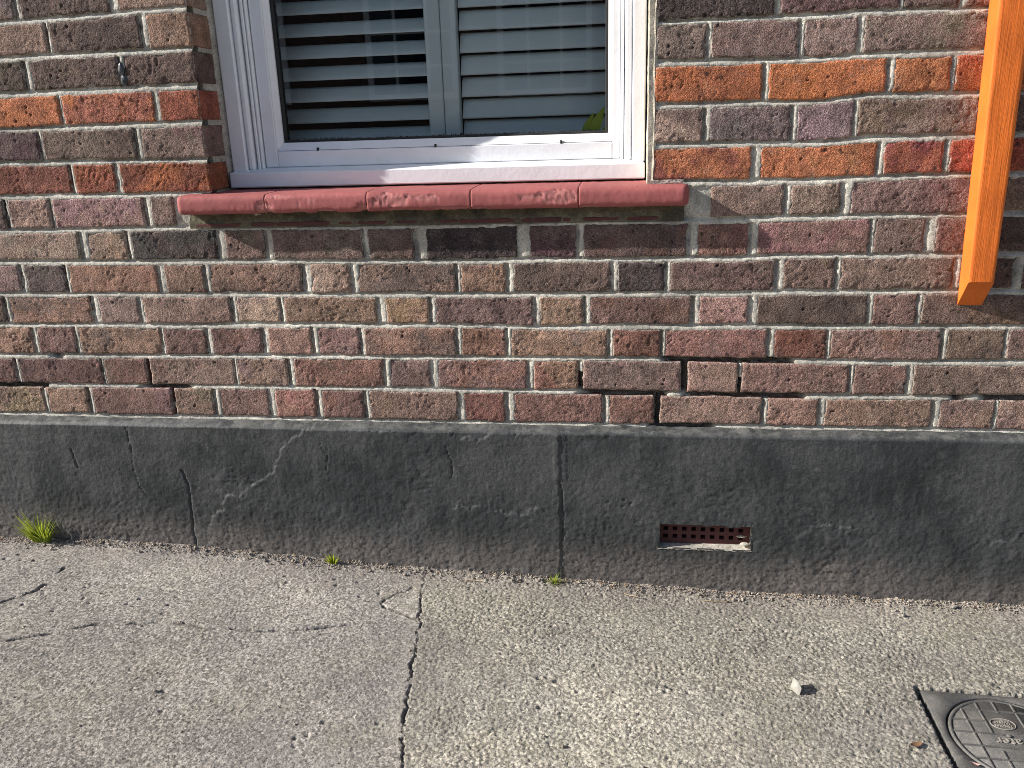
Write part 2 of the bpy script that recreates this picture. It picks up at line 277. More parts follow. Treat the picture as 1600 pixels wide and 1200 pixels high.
def mat_ground():
    m = M('worn_concrete', .93, .25)
    sl = m.n('ShaderNodeAttribute', attribute_name='coarse').outputs['Fac']
    cr = m.n('ShaderNodeAttribute', attribute_name='crack').outputs['Fac']
    st = m.n('ShaderNodeTexVoronoi'); m.l(m.pos, st.inputs['Vector']); m.set(st, 'Scale', 200.)
    rnd = m.n('ShaderNodeSeparateColor'); m.l(st.outputs['Color'], rnd.inputs[0])
    a = m.mix(m.ramp(m.noise(5, 4, .6), .4, .62), (.300, .276, .246), (.268, .249, .226))
    b = m.mix(m.ramp(m.noise(5, 4, .6), .4, .62), (.325, .300, .250), (.280, .262, .224))
    c = m.mix(sl, a, b)
    c = m.scale(c, m.ramp(rnd.outputs[0], 0, 1, .60, 1.40))
    c = m.scale(c, m.ramp(m.noise(1.7, 4, .6), .34, .66, .80, 1.18))
    c = m.mix(m.ramp(rnd.outputs[1], .82, .95, 0, .28), c, (.52, .47, .40))
    c = m.mix(m.ramp(rnd.outputs[2], .86, .95, 0, .5), c, (.15, .135, .13))
    c = m.scale(c, m.ramp(m.noise(260, 2, .6), .30, .70, .62, 1.38))
    c = m.mix(m.math('MULTIPLY', m.ramp(m.noise(2.3, 5, .65), .50, .68), .45), c, (.19, .175, .165))
    c = m.mix(m.math('MULTIPLY', m.ramp(m.vor(7.), .10, .16, 1, 0), m.math('MULTIPLY', m.ramp(m.noise(3., 2), .52, .60), .45)), c, (.12, .115, .11))
    x, y, z = m.sep()
    nw = m.math('MULTIPLY', m.ramp(m.math('ADD', y, m.math('MULTIPLY', m.noise(8, 4, .7), .14)), -.13, .0), m.ramp(m.noise(60, 4, .7), .3, .6))
    c = m.mix(m.math('MULTIPLY', nw, .55), c, (.22, .185, .165))
    ms = m.math('MULTIPLY', m.ramp(m.noise(6.5, 4, .7), .50, .64), m.ramp(m.noise(130, 3, .7), .45, .6))
    c = m.mix(m.math('MULTIPLY', ms, .22), c, (.24, .235, .12))
    c = m.mix(m.math('MULTIPLY', cr, .70), c, (.06, .05, .042))
    m.col(c)
    m.bump((m.noise(420, 1, .5), .45, .0012), (m.noise(240, 2, .6), .55, .0024))
    return m.m
def mat_paint(name, a, b, rough, bumpz=None, spec=.45, dirt=.0):
    m = M(name, rough, spec)
    c = m.mix(m.ramp(m.noise(9, 4, .6), .38, .66), a, b)
    if dirt: c = m.mix(m.math('MULTIPLY', m.ramp(m.noise(38, 6, .75), .56, .72), dirt), c, (.16, .14, .11))
    if name == 'red_sill_paint': c = m.mix(m.math('MULTIPLY', m.n('ShaderNodeAttribute', attribute_name='chip').outputs['Fac'], .75), c, (.42, .16, .15))
    m.col(c)
    if bumpz: m.bump((m.noise(520, 3, .6, m.vscale(m.pos, (1, 1, .035))), .55, .0011), (m.noise(150, 3, .6, m.vscale(m.pos, bumpz)), .35, .0020))
    else: m.bump((m.noise(420, 3, .6), .25, .0008), (m.noise(60, 2, .6), .2, .003))
    return m.m
MB = mat_brick(); MM = mat_mortar(); MP = mat_plinth(); MG = mat_ground()
MDM = mat_mortar('grimy_bedding', (.17, .155, .105), (.075, .068, .05), .5)
MW = mat_paint('white_window_paint', (.80, .81, .84), (.76, .77, .79), .5, dirt=.12)
MSILL = mat_paint('red_sill_paint', (.345, .098, .093), (.28, .078, .075), .8, dirt=.05)
MOR = mat_paint('orange_timber_paint', (.74, .165, .018), (.64, .14, .015), .68, (1, 1, .07))
MTERRA = mat_paint('red_terracotta', (.105, .034, .032), (.075, .027, .026), .85)
MLEDGE = mat_mortar('pale_ledge', (.50, .46, .39), (.30, .28, .24), .4)
MCAULK = mat_mortar('reveal_render', (.56, .50, .40), (.44, .39, .32), .15)
MBLACK = mat_paint('black_rubber', (.012, .012, .013), (.018, .018, .018), .7)
MSHUT = mat_paint('shutter_paint', (.88, .94, .92), (.86, .93, .91), .5)
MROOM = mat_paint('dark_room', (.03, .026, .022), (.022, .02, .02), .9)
def mat_glass():
    m = M('window_glass'); t = m.n('ShaderNodeBsdfTransparent'); t.inputs[0].default_value = (.99, 1.0, 1.0, 1)
    g = m.n('ShaderNodeBsdfGlossy'); g.inputs['Roughness'].default_value = .0
    fr = m.n('ShaderNodeFresnel'); fr.inputs[0].default_value = 1.52
    x = m.n('ShaderNodeMixShader'); m.l(fr.outputs[0], x.inputs[0]); m.l(t.outputs[0], x.inputs[1]); m.l(g.outputs[0], x.inputs[2]); m.l(x.outputs[0], m.out.inputs[0])
    return m.m
MGL = mat_glass()
def mat_iron():
    m = M('cast_iron', .62, .5)
    c = m.mix(m.ramp(m.noise(30, 5, .65), .38, .66), (.088, .086, .082), (.135, .128, .118))
    c = m.scale(c, m.ramp(m.noise(500, 3, .6), .3, .7, .7, 1.35))
    c = m.mix(m.ramp(m.noise(85, 4, .7), .58, .70, 0, .5), c, (.26, .235, .20)); m.col(c)
    m.bump((m.noise(420, 4, .65), .45, .0012)); return m.m
MIRON = mat_iron()
def mat_leaf(name, a, b):
    m = M(name, .5, .4); m.col(m.mix(m.noise(60, 2), a, b)); m.set(m.b, 'Subsurface Weight', 0.0)
    tr = m.n('ShaderNodeBsdfTranslucent'); tr.inputs[0].default_value = (*b, 1); x = m.n('ShaderNodeMixShader'); x.inputs[0].default_value = .5
    m.l(m.b.outputs[0], x.inputs[1]); m.l(tr.outputs[0], x.inputs[2]); m.l(x.outputs[0], m.out.inputs[0]); return m.m
MGRASS = mat_leaf('grass_blade', (.20, .29, .025), (.36, .42, .05))
MREFL = mat_leaf('mirrored_green_leaf', (.50, .66, .07), (.60, .74, .10))  # green of the shape mirrored in the pane, put on added leaves
MSTRAW = mat_paint('dry_straw', (.46, .36, .22), (.36, .27, .16), .8)
MSTONE = mat_paint('pale_stone', (.36, .345, .305), (.22, .21, .19), .85)
MTAR = mat_paint('tar', (.03, .033, .038), (.10, .11, .12), .35)
MDEAD = mat_paint('dead_leaf', (.17, .095, .05), (.11, .06, .032), .8)

# ------------------------------------------------------------------ bed joints and courses
VX0, VX1 = -.24, 2.44               # stretch of wall built at full fineness
rc = random.Random(3)
for k_, src in ((14, 12), (15, 13)):             # two more courses just above the picture
    COURSES[k_] = [(q[0], q[1], rc.choice(('7a6658', '6d5a52', '5a4a44', '70524f', '75665a', '5d5049'))) for q in COURSES[src]]
NB = max(COURSES)
def bedz(k, x):
    x = np.asarray(x, float)
    if k == 0: z = -.0045 + .0015 * vn(x * 3, 0, 5)
    elif k in BEDS:
        p = BEDS[k] + ([(1.6, .894), (2.4, .893)] if k == 12 else [])
        z = np.interp(x, [q[0] for q in p], [q[1] for q in p])
    else: z = np.full(x.shape, .0745 * k + .001)
    return z + .0008 * vn(x * 9, k * 3.7, 11)
def half(k, x): return .0060 + .0014 * vn(np.asarray(x) * 5, k * 5.1, 21)

house = link('brick_house', None, label='old brown and red brick house front with black painted plinth and window', cat='house')

# raked-out joints: bed index -> stretches of x ; perpend gaps: (course, x)
RAKED = {2: [(1.50, 1.80), (.055, .105)], 1: [(1.325, 1.86), (2.10, 2.44), (-.24, .05), (.275, .42)], 0: [(1.47, 1.64)]}
RAKEDP = [(2, 1.557), (2, 1.685, .5), (1, 1.505), (1, 1.77), (2, .032), (1, .092), (2, .318), (1, .353), (3, .335), (3, .057), (2, 1.33, .6)]

# ------------------------------------------------------------------ mortar (the wall part): a relief sheet between the bricks
def build_mortar(x0, x1, res, z1):
    xs = np.arange(x0, x1 + res * .5, res); zs = np.arange(-.012, z1, res)
    X, Z = np.meshgrid(xs, zs, indexing='ij')
    Y = np.full(X.shape, .004); inbrick = np.zeros(X.shape, bool); rk = np.zeros(X.shape)
    xw = X + .0016 * fbm(X * 80, Z * 80, 3, 3); zw = Z + .0016 * fbm(X * 70, Z * 90, 3, 4)
    for k in range(0, NB + 1):
        b = bedz(k, X); h = half(k, X); u = (b + h - zw) / (2 * h)
        msk = (u >= -.15) & (u <= 1.15)
        d = .0080 - .0068 * sstep(.22, .62, u) - .0006 * sstep(.5, .95, u)
        prof = .55 + .45 * vn(X * 7, k * 9.0, 40)            # pointing varies along the joint
        yy = .0006 + (d - .0006) * (.35 + .75 * prof)
        for (a, c) in RAKED.get(k, []):
            w = sstep(a, a + .030, X + .016 * fbm(X * 40, Z * 90, 3, 8)) * (1 - sstep(c - .030, c, X + .016 * fbm(X * 40, Z * 90, 3, 9))) * sstep(-.80, -.50, vn(X * 13, k * 3.1, 10))
            yy = yy + w * (.024 + .008 * fbm(X * 60, Z * 60, 3, 12) - .012 * sstep(.55, 1.0, u) * (.5 + .5 * vn(X * 14, 1., 13)))
            rk = np.maximum(rk, w * msk)
        Y = np.where(msk, yy, Y)
    for k, row in COURSES.items():
        zb = bedz(k - 1, X) + half(k - 1, X); zt = bedz(k, X) - half(k, X)
        inc = (zw > zb) & (zw < zt)
        for i, bk in enumerate(row):
            e = .0042
            inbrick |= (X > bk[0] + e) & (X < bk[1] - e) & (Z > zb + e) & (Z < zt - e)
            if i + 1 < len(row) and row[i + 1][0] - bk[1] < .06:
                g0, g1 = bk[1], row[i + 1][0]; t = (xw - g0) / (g1 - g0)
                msk = inc & (t > -.1) & (t < 1.1)
                d = .0075 - .0063 * sstep(.20, .60, t) - .0006 * sstep(.5, .95, t)
                d = .0006 + (d - .0006) * (.45 + 1.0 * float(h2(np.array(k * 7.), np.array(i * 3.), 3)))
                for q in RAKEDP:
                    if q[0] == k and g0 - .012 < q[1] < g1 + .012:
                        fr = q[2] if len(q) > 2 else 1.0
                        w = 1 - sstep(fr - .08, fr + .02, (zw - zb) / (zt - zb)) if fr < 1 else 1.0
                        d = d + w * (.024 + .008 * fbm(X * 60, Z * 60, 3, 12)); rk = np.where(msk, np.maximum(rk, w), rk)
                Y = np.where(msk, d, Y)
    Y = Y + .0012 * fbm(X * 38, Z * 60, 3, 50) + .0007 * fbm(X * 190, Z * 190, 2, 51)
    keep = ~inbrick & ~((X > .5285) & (X < 1.482) & (Z > .492)) & ~((X > .474) & (X < 1.545) & (Z > .4805) & (Z < .5215))
    kf = keep[:-1, :-1] | keep[1:, 1:]
    kf &= ~(((X[:-1, :-1] > .527) & (X[1:, :-1] < 1.482)) & (Z[:-1, :-1] > .492))
    F = gridf(len(xs), len(zs)).reshape(len(xs) - 1, len(zs) - 1, 4)[kf]
    V = np.stack([X, Y, Z], -1).reshape(-1, 3)
    used = np.unique(F); mp = np.zeros(len(V), np.int32); mp[used] = np.arange(len(used))
    return V[used], mp[F], rk.reshape(-1)[used]
parts = [build_mortar(VX0, VX1, .0027, 1.1185), build_mortar(-.77, VX0 + .002, .006, 1.1185), build_mortar(VX1 - .002, 2.97, .006, 1.1185)]
V = np.concatenate([q[0] for q in parts]); o = 0; F = []
for q in parts: F.append(q[1] + o); o += len(q[0])
me = mesh_from('wall', V, np.concatenate(F), MM)
at = me.attributes.new('raked', 'FLOAT', 'POINT'); at.data.foreach_set('value', np.concatenate([q[2] for q in parts]).astype(np.float32))
wall = link('wall', me, house)
core = link('wall_core', boxmesh('wall_core', [(-.76, 2.96, .034, .33, -.6, .455), (-.76, .5262, .034, .33, .456, 1.118), (1.492, 2.96, .034, .33, .456, 1.118)], MM), house)

# ------------------------------------------------------------------ bricks
GAIN = 1.20
def brick_mesh(k, xl, xr, seed, res, quoin=False):
    xc = (xl + xr) / 2; w = xr - xl; rs = random.Random(seed)
    zc = float((bedz(k - 1, xc) + bedz(k, xc)) / 2)
    hh = .06
    nx = max(5, int(round(w / res)) + 1); nz = max(5, int(round(hh / res)) + 1)
    u = np.linspace(0, 1, nx); v = np.linspace(0, 1, nz)
    U, Vv = np.meshgrid(u, v, indexing='ij'); s = seed * 13
    Xb = xl + U * w
    eL = .0026 * fbm(Vv * 5, seed * 1.0, 3, s, .6); eR = .0026 * fbm(Vv * 5, seed * 1.0 + 5, 3, s + 1, .6)
    X = Xb + (1 - U) * eL + U * (eR if not quoin else eR * .4)
    zb = bedz(k - 1, Xb) + half(k - 1, Xb); zt = bedz(k, Xb) - half(k, Xb)
    eB = .0023 * fbm(Xb * 34, seed * 2.0, 4, s + 2, .6); eT = .0023 * fbm(Xb * 34, seed * 3.0, 4, s + 3, .6)
    Z = zb + eB + (zt + eT - zb - eB) * Vv
    H = zt - zb
    dx = np.minimum(U, 1 - U) * w; dz = np.minimum(Vv, 1 - Vv) * H
    r = .0032 * (1 + .75 * fbm(X * 40, Z * 40, 2, s + 4)); a = np.clip(1 - dx / r, 0, 1)
    if quoin: a = np.where(U > .5, np.clip(1 - (1 - U) * w / .003, 0, 1), a)
    b = np.clip(1 - dz / r, 0, 1); e = np.sqrt(a * a + b * b)
    Y = r * .42 * np.clip(e, 0, 1.4) ** 2
    chip = sstep(.28, .62, fbm(X * 70, Z * 70, 3, s + 5) + .42 * np.clip(1 - np.minimum(dx, dz) / .010, 0, 1) - .12)
    Y = Y + .0030 * chip * rs.uniform(.1, 1.0) ** 1.5
    rough = rs.uniform(.7, 1.35)
    Y = Y + rough * (.0010 * fbm(X * 22, Z * 22, 2, s + 6) + .00045 * fbm(X * 105, Z * 105, 2, s + 7) + .00055 * vn(X * 310, Z * 310, s + 8))
    # drag marks and small clefts in the handmade face
    an = rs.uniform(-.9, .9); ca, sa = math.cos(an), math.sin(an)
    cl = np.abs(fbm((X * ca + Z * sa) * 34, (Z * ca - X * sa) * 75, 3, s + 9)); Y = Y + .0019 * (1 - sstep(.0, .07, cl)) * sstep(-.1, .4, vn(X * 17, Z * 17, s + 10))
    wd = worley(X * 40, Z * 40, s + 11); pk = sstep(.5, .7, vn(X * 31, Z * 31, s + 12)); pr_ = .05 + .10 * (.5 + .5 * vn(X * 40, Z * 40, s + 13)); pit = (1 - sstep(pr_ * .6, pr_, wd)) * pk
    Y = Y + .0034 * pit
    y0 = rs.uniform(-.0016, .0000); Y = Y + y0 + (X - xc) * rs.uniform(-.006, .006) + (Z - zc) * rs.uniform(-.015, .015)
    top = np.stack([X, Y, Z], -1).reshape(-1, 3)
    F = [gridf(nx, nz)]
    idx = np.arange(nx * nz).reshape(nx, nz)
    ring = np.concatenate([idx[:-1, 0], idx[-1, :-1], idx[::-1][:-1, -1], idx[0, ::-1][:-1]])
    n = len(ring); vs_ = [top]; prev = ring; base = len(top)
    ys = np.arange(.006, .0965, .0045) if quoin else np.array([.012, .036])
    P = top[ring]
    ctr = np.array([xc, 0, zc])
    for yv in ys:
        q = P.copy(); q[:, 1] = yv + (.0 if yv > .03 else P[:, 1] * .5)
        if quoin:
            q[:, 0] += np.where(P[:, 0] > xr - .006, .0012 * fbm(q[:, 1] * 60, q[:, 2] * 60, 3, s + 20) + .0008 * vn(q[:, 1] * 220, q[:, 2] * 220, s + 21), 0)
            near = np.clip((yv - .088) / .008, 0, 1); q[:, 0] -= np.where(P[:, 0] > xr - .006, .004 * near, 0)
            zz = (q[:, 2] - zc); q[:, 2] = zc + zz * (1 - .03 * near)
        cur = base + np.arange(n); vs_.append(q)
        F.append(np.stack([prev, cur, np.roll(cur, -1), np.roll(prev, -1)], -1)); prev = cur; base += n
    Vt = np.concatenate(vs_); org = np.array([xc, 0, zc])
    me = mesh_from('brick', Vt - org, [np.concatenate(F)], MB)
    ed = np.zeros(len(Vt), np.float32); ed[:nx * nz] = np.clip(e + chip * .35, 0, 1).reshape(-1)
    pt = np.zeros(len(Vt), np.float32); pt[:nx * nz] = np.clip(pit, 0, 1).reshape(-1)
    at = me.attributes.new('edge', 'FLOAT', 'POINT'); at.data.foreach_set('value', ed)
    at = me.attributes.new('pit', 'FLOAT', 'POINT'); at.data.foreach_set('value', pt)
    return me, tuple(org)
def alb(hx, k):
    c = lin(hx); y = .3 * c[0] + .59 * c[1] + .11 * c[2]; sat = (max(c) - min(c)) / max(c)
    red = k in (8, 10) and sat > .6
    if red: return [(x * .82 + y * .18) * GAIN * .78 * f for x, f in zip(c, (1., 1.24, 1.05))]
    m_ = lin('795f55'); my = .3 * m_[0] + .59 * m_[1] + .11 * m_[2]
    o_ = [(x * .50 + q * .50 * (.18 + .82 * y / my)) * GAIN for x, q in zip(c, m_)]; yo = .3 * o_[0] + .59 * o_[1] + .11 * o_[2]
    return [x * .88 + yo * .12 for x in o_]
seed = 0
for k, row in COURSES.items():
    for i, bk in enumerate(row):
        seed += 1; xl, xr = bk[0], bk[1]
        vis = xr > VX0 and xl < VX1
        q = k >= 8 and abs(xr - .53) < .001
        me, org = brick_mesh(k, xl, xr, seed, .0027 if vis else .008, q)
        o = link('brick', me, wall, org)
        c = alb(bk[2], k); t = alb(bk[3], k) if len(bk) > 3 else [x * random.uniform(.72, 1.0) for x in c]
        o.color = (*c, 1); o['tint'] = t

# a lump of old tar on one brick
def lump(name, loc, size, seed, mat, n=10, parent=None, rotz=0., **kw):
    th = np.linspace(0, math.pi, n); ph = np.linspace(0, 2 * math.pi, n * 2 + 1)[:-1]
    T, Pp = np.meshgrid(th, ph, indexing='ij'); X = np.sin(T) * np.cos(Pp); Y = np.sin(T) * np.sin(Pp); Z = np.cos(T)
    rr = 1 + .28 * fbm(X * 1.7 + Z * .9 + 5, Y * 1.7 - Z * 1.1, 2, seed) + .10 * vn(X * 5 + Z * 3, Y * 5, seed + 4)
    V = np.stack([X * rr * size[0], Y * rr * size[1], Z * rr * size[2]], -1).reshape(-1, 3); N = n * 2
    i = np.arange(n - 1)[:, None] * N + np.arange(N)[None, :]; j = np.arange(n - 1)[:, None] * N + (np.arange(N)[None, :] + 1) % N
    F = np.stack([i, i + N, j + N, j], -1).reshape(-1, 4)
    me = mesh_from(name, V, F, mat); ob = link(name, me, parent, loc, **kw); ob.rotation_euler.z = rotz; return ob
lump('tar_blob', (.364, .001, .781), (.0075, .0055, .013), 5, MTAR, 14, wall); lump('tar_blob', (.3665, .001, .760), (.0085, .0055, .012), 8, MTAR, 14, wall)

# ------------------------------------------------------------------ rendered plinth
AX0, AX1, AZ0, AZ1 = 1.513, 1.716, -.290, -.229     # air brick opening
def polyd(X, Z, pts, wig=.004, s=0):
    X = X + wig * fbm(X * 45, Z * 45, 3, s); Z = Z + wig * fbm(X * 45 + 9, Z * 45, 3, s + 1)
    d = np.full(X.shape, 9.)
    for (ax, az), (bx, bz) in zip(pts[:-1], pts[1:]):
        t = np.clip(((X - ax) * (bx - ax) + (Z - az) * (bz - az)) / ((bx - ax) ** 2 + (bz - az) ** 2), 0, 1)
        d = np.minimum(d, np.hypot(X - ax - t * (bx - ax), Z - az - t * (bz - az)))
    return d
def build_plinth(x0, x1, res):
    xs = np.arange(x0, x1 + res * .5, res); prof = [(.004, -.0065), (-.006, -.0078), (-.014, -.0095), (-.021, -.0112), (-.0262, -.0135), (-.0285, -.0165)]
    zz = np.concatenate([[q[1] for q in prof], np.arange(-.0175, -.45, -res)]); yy = np.concatenate([[q[0] for q in prof], np.full(len(zz) - len(prof), -.030)])
    X = np.repeat(xs[:, None], len(zz), 1); Z = np.repeat(zz[None, :], len(xs), 0).copy(); Y = np.repeat(yy[None, :], len(xs), 0).copy()
    face = sstep(-.009, -.02, Z)
    Z = Z + (1 - face) * .0025 * fbm(X * 30, Z * 20, 3, 61)
    ed = np.zeros(X.shape)
    up = sstep(-.30, -.06, Z)                       # smoother trowelling higher up, stippled below
    R = .0022 * fbm(X * 6, Z * 6, 3, 62) + .0008 * fbm(X * 34, Z * 34, 2, 63) + (.0008 - .0006 * up) * vn(X * 150, Z * 150, 64) + .00045 * vn(X * 300, Z * 300, 65)
    # gouged, combed texture in places
    g = sstep(.15, .55, fbm(X * 5.3, Z * 6.5, 3, 66)); R = R + g * .0018 * np.clip(fbm(X * 55, Z * 95, 3, 67), 0, 1) * 1.6
    # skim coats with torn edges
    def coat(pts, th, side):
        nonlocal R, ed
        f = np.interp(X + .006 * fbm(X * 50, Z * 50, 3, 70), [q[0] for q in pts], [q[1] for q in pts]) - (Z + .048 * fbm(X * 17, Z * 17, 6, 71, .62))
        ends = sstep(pts[0][0], pts[0][0] + .03, X) * (1 - sstep(pts[-1][0] - (.002 if pts[-1][1] < -.29 else .06), pts[-1][0], X)); inside = sstep(-.0025, .0025, f * side) * ends
        R = R - th * inside; ed = np.maximum(ed, (1 - sstep(0, .004, np.abs(f))) * sstep(-.25, .35, vn(X * 26, Z * 26, 73)) * ends * .55)
    coat([(.405, -.32), (.435, -.24), (.50, -.185), (.61, -.123), (.66, -.06), (.69, -.02), (.70, -.01), (1.288, -.012), (1.29, -.30)], .0022, 1)
    coat([(1.02, -.215), (1.10, -.195), (1.2, -.20), (1.285, -.19)], .0022, 1)
    coat([(1.80, -.265), (1.86, -.235), (1.92, -.228), (1.98, -.24)], .0022, 1)
    coat([(2.20, -.25), (2.28, -.205), (2.40, -.18)], .0024, 1)
    for pts, wd, dp, s in (([(.377, -.34), (.385, -.172), (.371, -.13)], .0030, .006, 1), ([(1.290, -.128), (1.296, -.208), (1.286, -.373)], .0024, .004, 2), ([(.245, -.02), (.25, -.07), (.247, -.16), (.27, -.2)], .002, .003, 3), ([(.73, -.05), (.745, -.08), (.742, -.12)], .0016, .003, 4), ([(.09, -.08), (.10, -.13)], .003, .004, 5), ([(1.03, -.05), (1.045, -.11), (1.04, -.13)], .002, .003, 6)):
        d = polyd(X, Z, pts, .004, 80 + s); R = R + dp * (1 - sstep(0, wd, d)); ed = np.maximum(ed, (1 - sstep(wd * .6, wd * 2.2, d)) * sstep(wd * .3, wd * .7, d) * .35)
    st = (np.abs(X - 1.290) < .014 + .002 * vn(X * 0 + Z * 60, 1, 90)) & (Z > -.127) & (Z < -.02); R = R - .0010 * st
    wd = worley(X * 38, Z * 38, 91); R = R + .0030 * (1 - sstep(.06, .14, wd)) * sstep(.85, .95, vn(X * 11, Z * 11, 92))
    Y = Y + R * (.35 + .65 * face)
    # mouth of the air brick
    ox = X + .0016 * vn(X * 70, Z * 70, 95); oz = Z + .0018 * fbm(X * 60, Z * 60, 2, 96)
    hole = (ox > AX0) & (ox < AX1) & (oz > AZ0) & (oz < AZ1)
    cellhole = hole[:-1, :-1] & hole[1:, 1:] & hole[1:, :-1] & hole[:-1, 1:]
    F = gridf(len(xs), len(zz)).reshape(len(xs) - 1, len(zz) - 1, 4)[~cellhole][:, ::-1]
    return np.stack([X, Y, Z], -1).reshape(-1, 3), F, ed.reshape(-1)
parts = [build_plinth(VX0, VX1, .0029), build_plinth(-.77, VX0 + .001, .012), build_plinth(VX1 - .001, 2.97, .012)]
V = np.concatenate([q[0] for q in parts]); o = 0; F = []
for q in parts: F.append(q[1] + o); o += len(q[0])
me = mesh_from('plinth', V, np.concatenate(F), MP); at = me.attributes.new('edge', 'FLOAT', 'POINT'); at.data.foreach_set('value', np.concatenate([q[2] for q in parts]).astype(np.float32))
plinth = link('plinth', me, house, label='black painted rendered plinth with cracks and dusty foot')

# air brick: terracotta grille with two rows of nine square holes, pale ledge under it
ab = link('air_brick', None, house, label='dark red terracotta air brick with two rows of square holes')
gx = [AX0 - .01]; nxh = 9; x_first, pitch, hw = 1.5235, .0209, .0105
for i in range(nxh): gx += [x_first + i * pitch, x_first + i * pitch + hw]
gx += [AX1 + .01]; gz = [AZ0 - .01, -.2745, -.2645, -.2555, -.2455, AZ1 + .012]
lst = []
for i in range(len(gx) - 1):
    for j in range(len(gz) - 1):
        if i % 2 == 1 and j % 2 == 1: continue
        lst.append((gx[i], gx[i + 1], -.008, .014, gz[j], gz[j + 1]))
link('grille', boxmesh('grille', lst, MTERRA), ab)
link('dark_duct', boxmesh('dark_duct', [(AX0 - .01, AX1 + .01, .016, .02, AZ0 - .01, AZ1 + .012)], MBLACK), ab)
def strip(name, f, nu, nv, mat, parent, **kw):
    U, W = np.meshgrid(np.linspace(0, 1, nu), np.linspace(0, 1, nv), indexing='ij'); V = f(U, W).reshape(-1, 3)
    return link(name, mesh_from(name, V, gridf(nu, nv), mat), parent, **kw)
strip('ledge', lambda U, W: np.stack([AX0 - .004 + U * (AX1 - AX0 + .008), -.031 + W * .026 + .001 * fbm(U * 40, W * 4, 2, 3), AZ0 - .001 + .004 * W + .003 * U * W +   .0009 * fbm(U * 45, W * 6, 3, 4)], -1), 90, 12, MLEDGE, ab)
strip('side_ledge', lambda U, W: np.stack([AX1 + .0005 - .001 * fbm(U * 30, W * 4, 2, 6), -.031 + W * .026, AZ0 + U * (AZ1 - AZ0 + .004)], -1), 30, 8, MLEDGE, ab)
strip('cheek', lambda U, W: np.stack([AX0 - .001 + .001 * fbm(U * 30, W * 4, 2, 7), -.030 + W * .026, AZ0 + (1 - U) * (AZ1 - AZ0 + .004)], -1), 30, 8, MP, ab)
strip('lintel', lambda U, W: np.stack([AX0 + U * (AX1 - AX0), -.030 + W * .026, AZ1 + .001 + .001 * fbm(U * 40, W * 4, 2, 8)], -1), 60, 8, MP, ab)
lump('crumb', (1.704, -.018, -.279), (.010, .006, .004), 9, MLEDGE, 7, ab)
lump('crumb', (1.697, -.014, -.262), (.011, .004, .0022), 12, MLEDGE, 7, ab)

# ------------------------------------------------------------------ window sill: five bullnosed tiles on a grimy bed
def bedf(U, W):
    X = .470 + U * 1.080; Z = .444 + W * .036
    return np.stack([X, -.0015 + .0025 * fbm(X * 30, Z * 60, 3, 5) + .004 * sstep(.4, .9, W) + .001 * vn(X * 160, Z * 160, 6), Z], -1)
sill = strip('window_sill', bedf, 380, 14, MDM, house, label='red painted sill of five rounded tiles, some chipped')
def sill_tile(x0, x1, seed, lend=False, rend=False, chips=()):
    n = int((x1 - x0) / .0028); xs = np.linspace(x0 + .0006, x1 - .0006, n)
    pr = [(.10, .5205), (.085, .5204), (.07, .5202), (.055, .52), (.04, .5198), (.025, .5195), (.012, .5192), (0, .519), (-.010, .5186)]
    se = lambda q: math.copysign(abs(q) ** .62, q)
    pr += [(-.0215 - .0195 * se(math.sin(a)), .4975 + .0205 * se(math.cos(a))) for a in np.linspace(0, math.pi, 24)]
    pr += [(-.012, .4785), (.0, .4787), (.02, .479)]
    pr = np.array(pr); X = np.repeat(xs[:, None], len(pr), 1); Y = np.repeat(pr[None, :, 0], n, 0).copy(); Z = np.repeat(pr[None, :, 1], n, 0).copy()
    for flag, ex, sg in ((lend, x0, 1), (rend, x1, -1)):
        if flag:
            d = np.clip((X - ex) * sg, 0, .014) / .014; f = np.sqrt(np.clip(1 - (1 - d) ** 2, 0, 1)); k = .45 + .55 * f
            fr = Y < .0; Y = np.where(fr, Y * (.55 + .45 * f), Y); Z = .4985 + (Z - .4985) * np.where(Y < .01, .72 + .28 * f, 1)
    j = np.minimum(X - x0, x1 - X); nose = (Y < -.006)
    inw = .0007 * np.clip(1 - j / .0014, 0, 1) ** 2 * (not (lend and False))
    ro = .0006 * fbm(X * 40, Z * 40 + Y * 40, 3, seed) + .0003 * vn(X * 190, Z * 190, seed + 3)
    cm = np.zeros(X.shape)
    for (cx, cz, rx, rz, dp) in chips:
        q = ((X - cx) / rx) ** 2 + ((Z - cz) / rz) ** 2 + 1.0 * fbm(X * 75, Z * 110, 4, seed + 9, .65)
        c = 1 - sstep(.85, .97, q); ro = ro + c * (dp * .55 + .0022 * fbm(X * 100, Z * 100, 3, seed + 11, .65) + .0007 * vn(X * 330, Z * 330, seed + 12)); cm = np.maximum(cm, c)
    ro = (ro + inw)
    cy = -.0215
    ny = np.where(nose, (Y - cy), 0); nz = np.where(nose, Z - .4985, np.where(Z > .5, .02, -.02)); L = np.hypot(ny, nz) + 1e-6
    Y = Y - ny / L * ro; Z = Z - nz / L * ro
    V = np.stack([X, Y, Z], -1).reshape(-1, 3); m_ = len(pr); F = [gridf(n, m_)]
    V = np.concatenate([V, [[xs[0], .03, .50], [xs[-1], .03, .50]]]); c0 = n * m_; a = np.arange(m_ - 1)
    T = [np.stack([np.full(m_ - 1, c0), a, a + 1], -1), np.stack([np.full(m_ - 1, c0 + 1), (n - 1) * m_ + a + 1, (n - 1) * m_ + a], -1)]
    me = mesh_from('sill_tile', V, F + T, MSILL); at = me.attributes.new('chip', 'FLOAT', 'POINT'); at.data.foreach_set('value', np.concatenate([cm.reshape(-1), [0, 0]]).astype(np.float32)); return link('tile', me, sill)
SJ = [.462, .668, .893, 1.115, 1.337, 1.557]
sill_tile(SJ[0], SJ[1], 3, lend=True, chips=[(.662, .488, .016, .016, .004)])
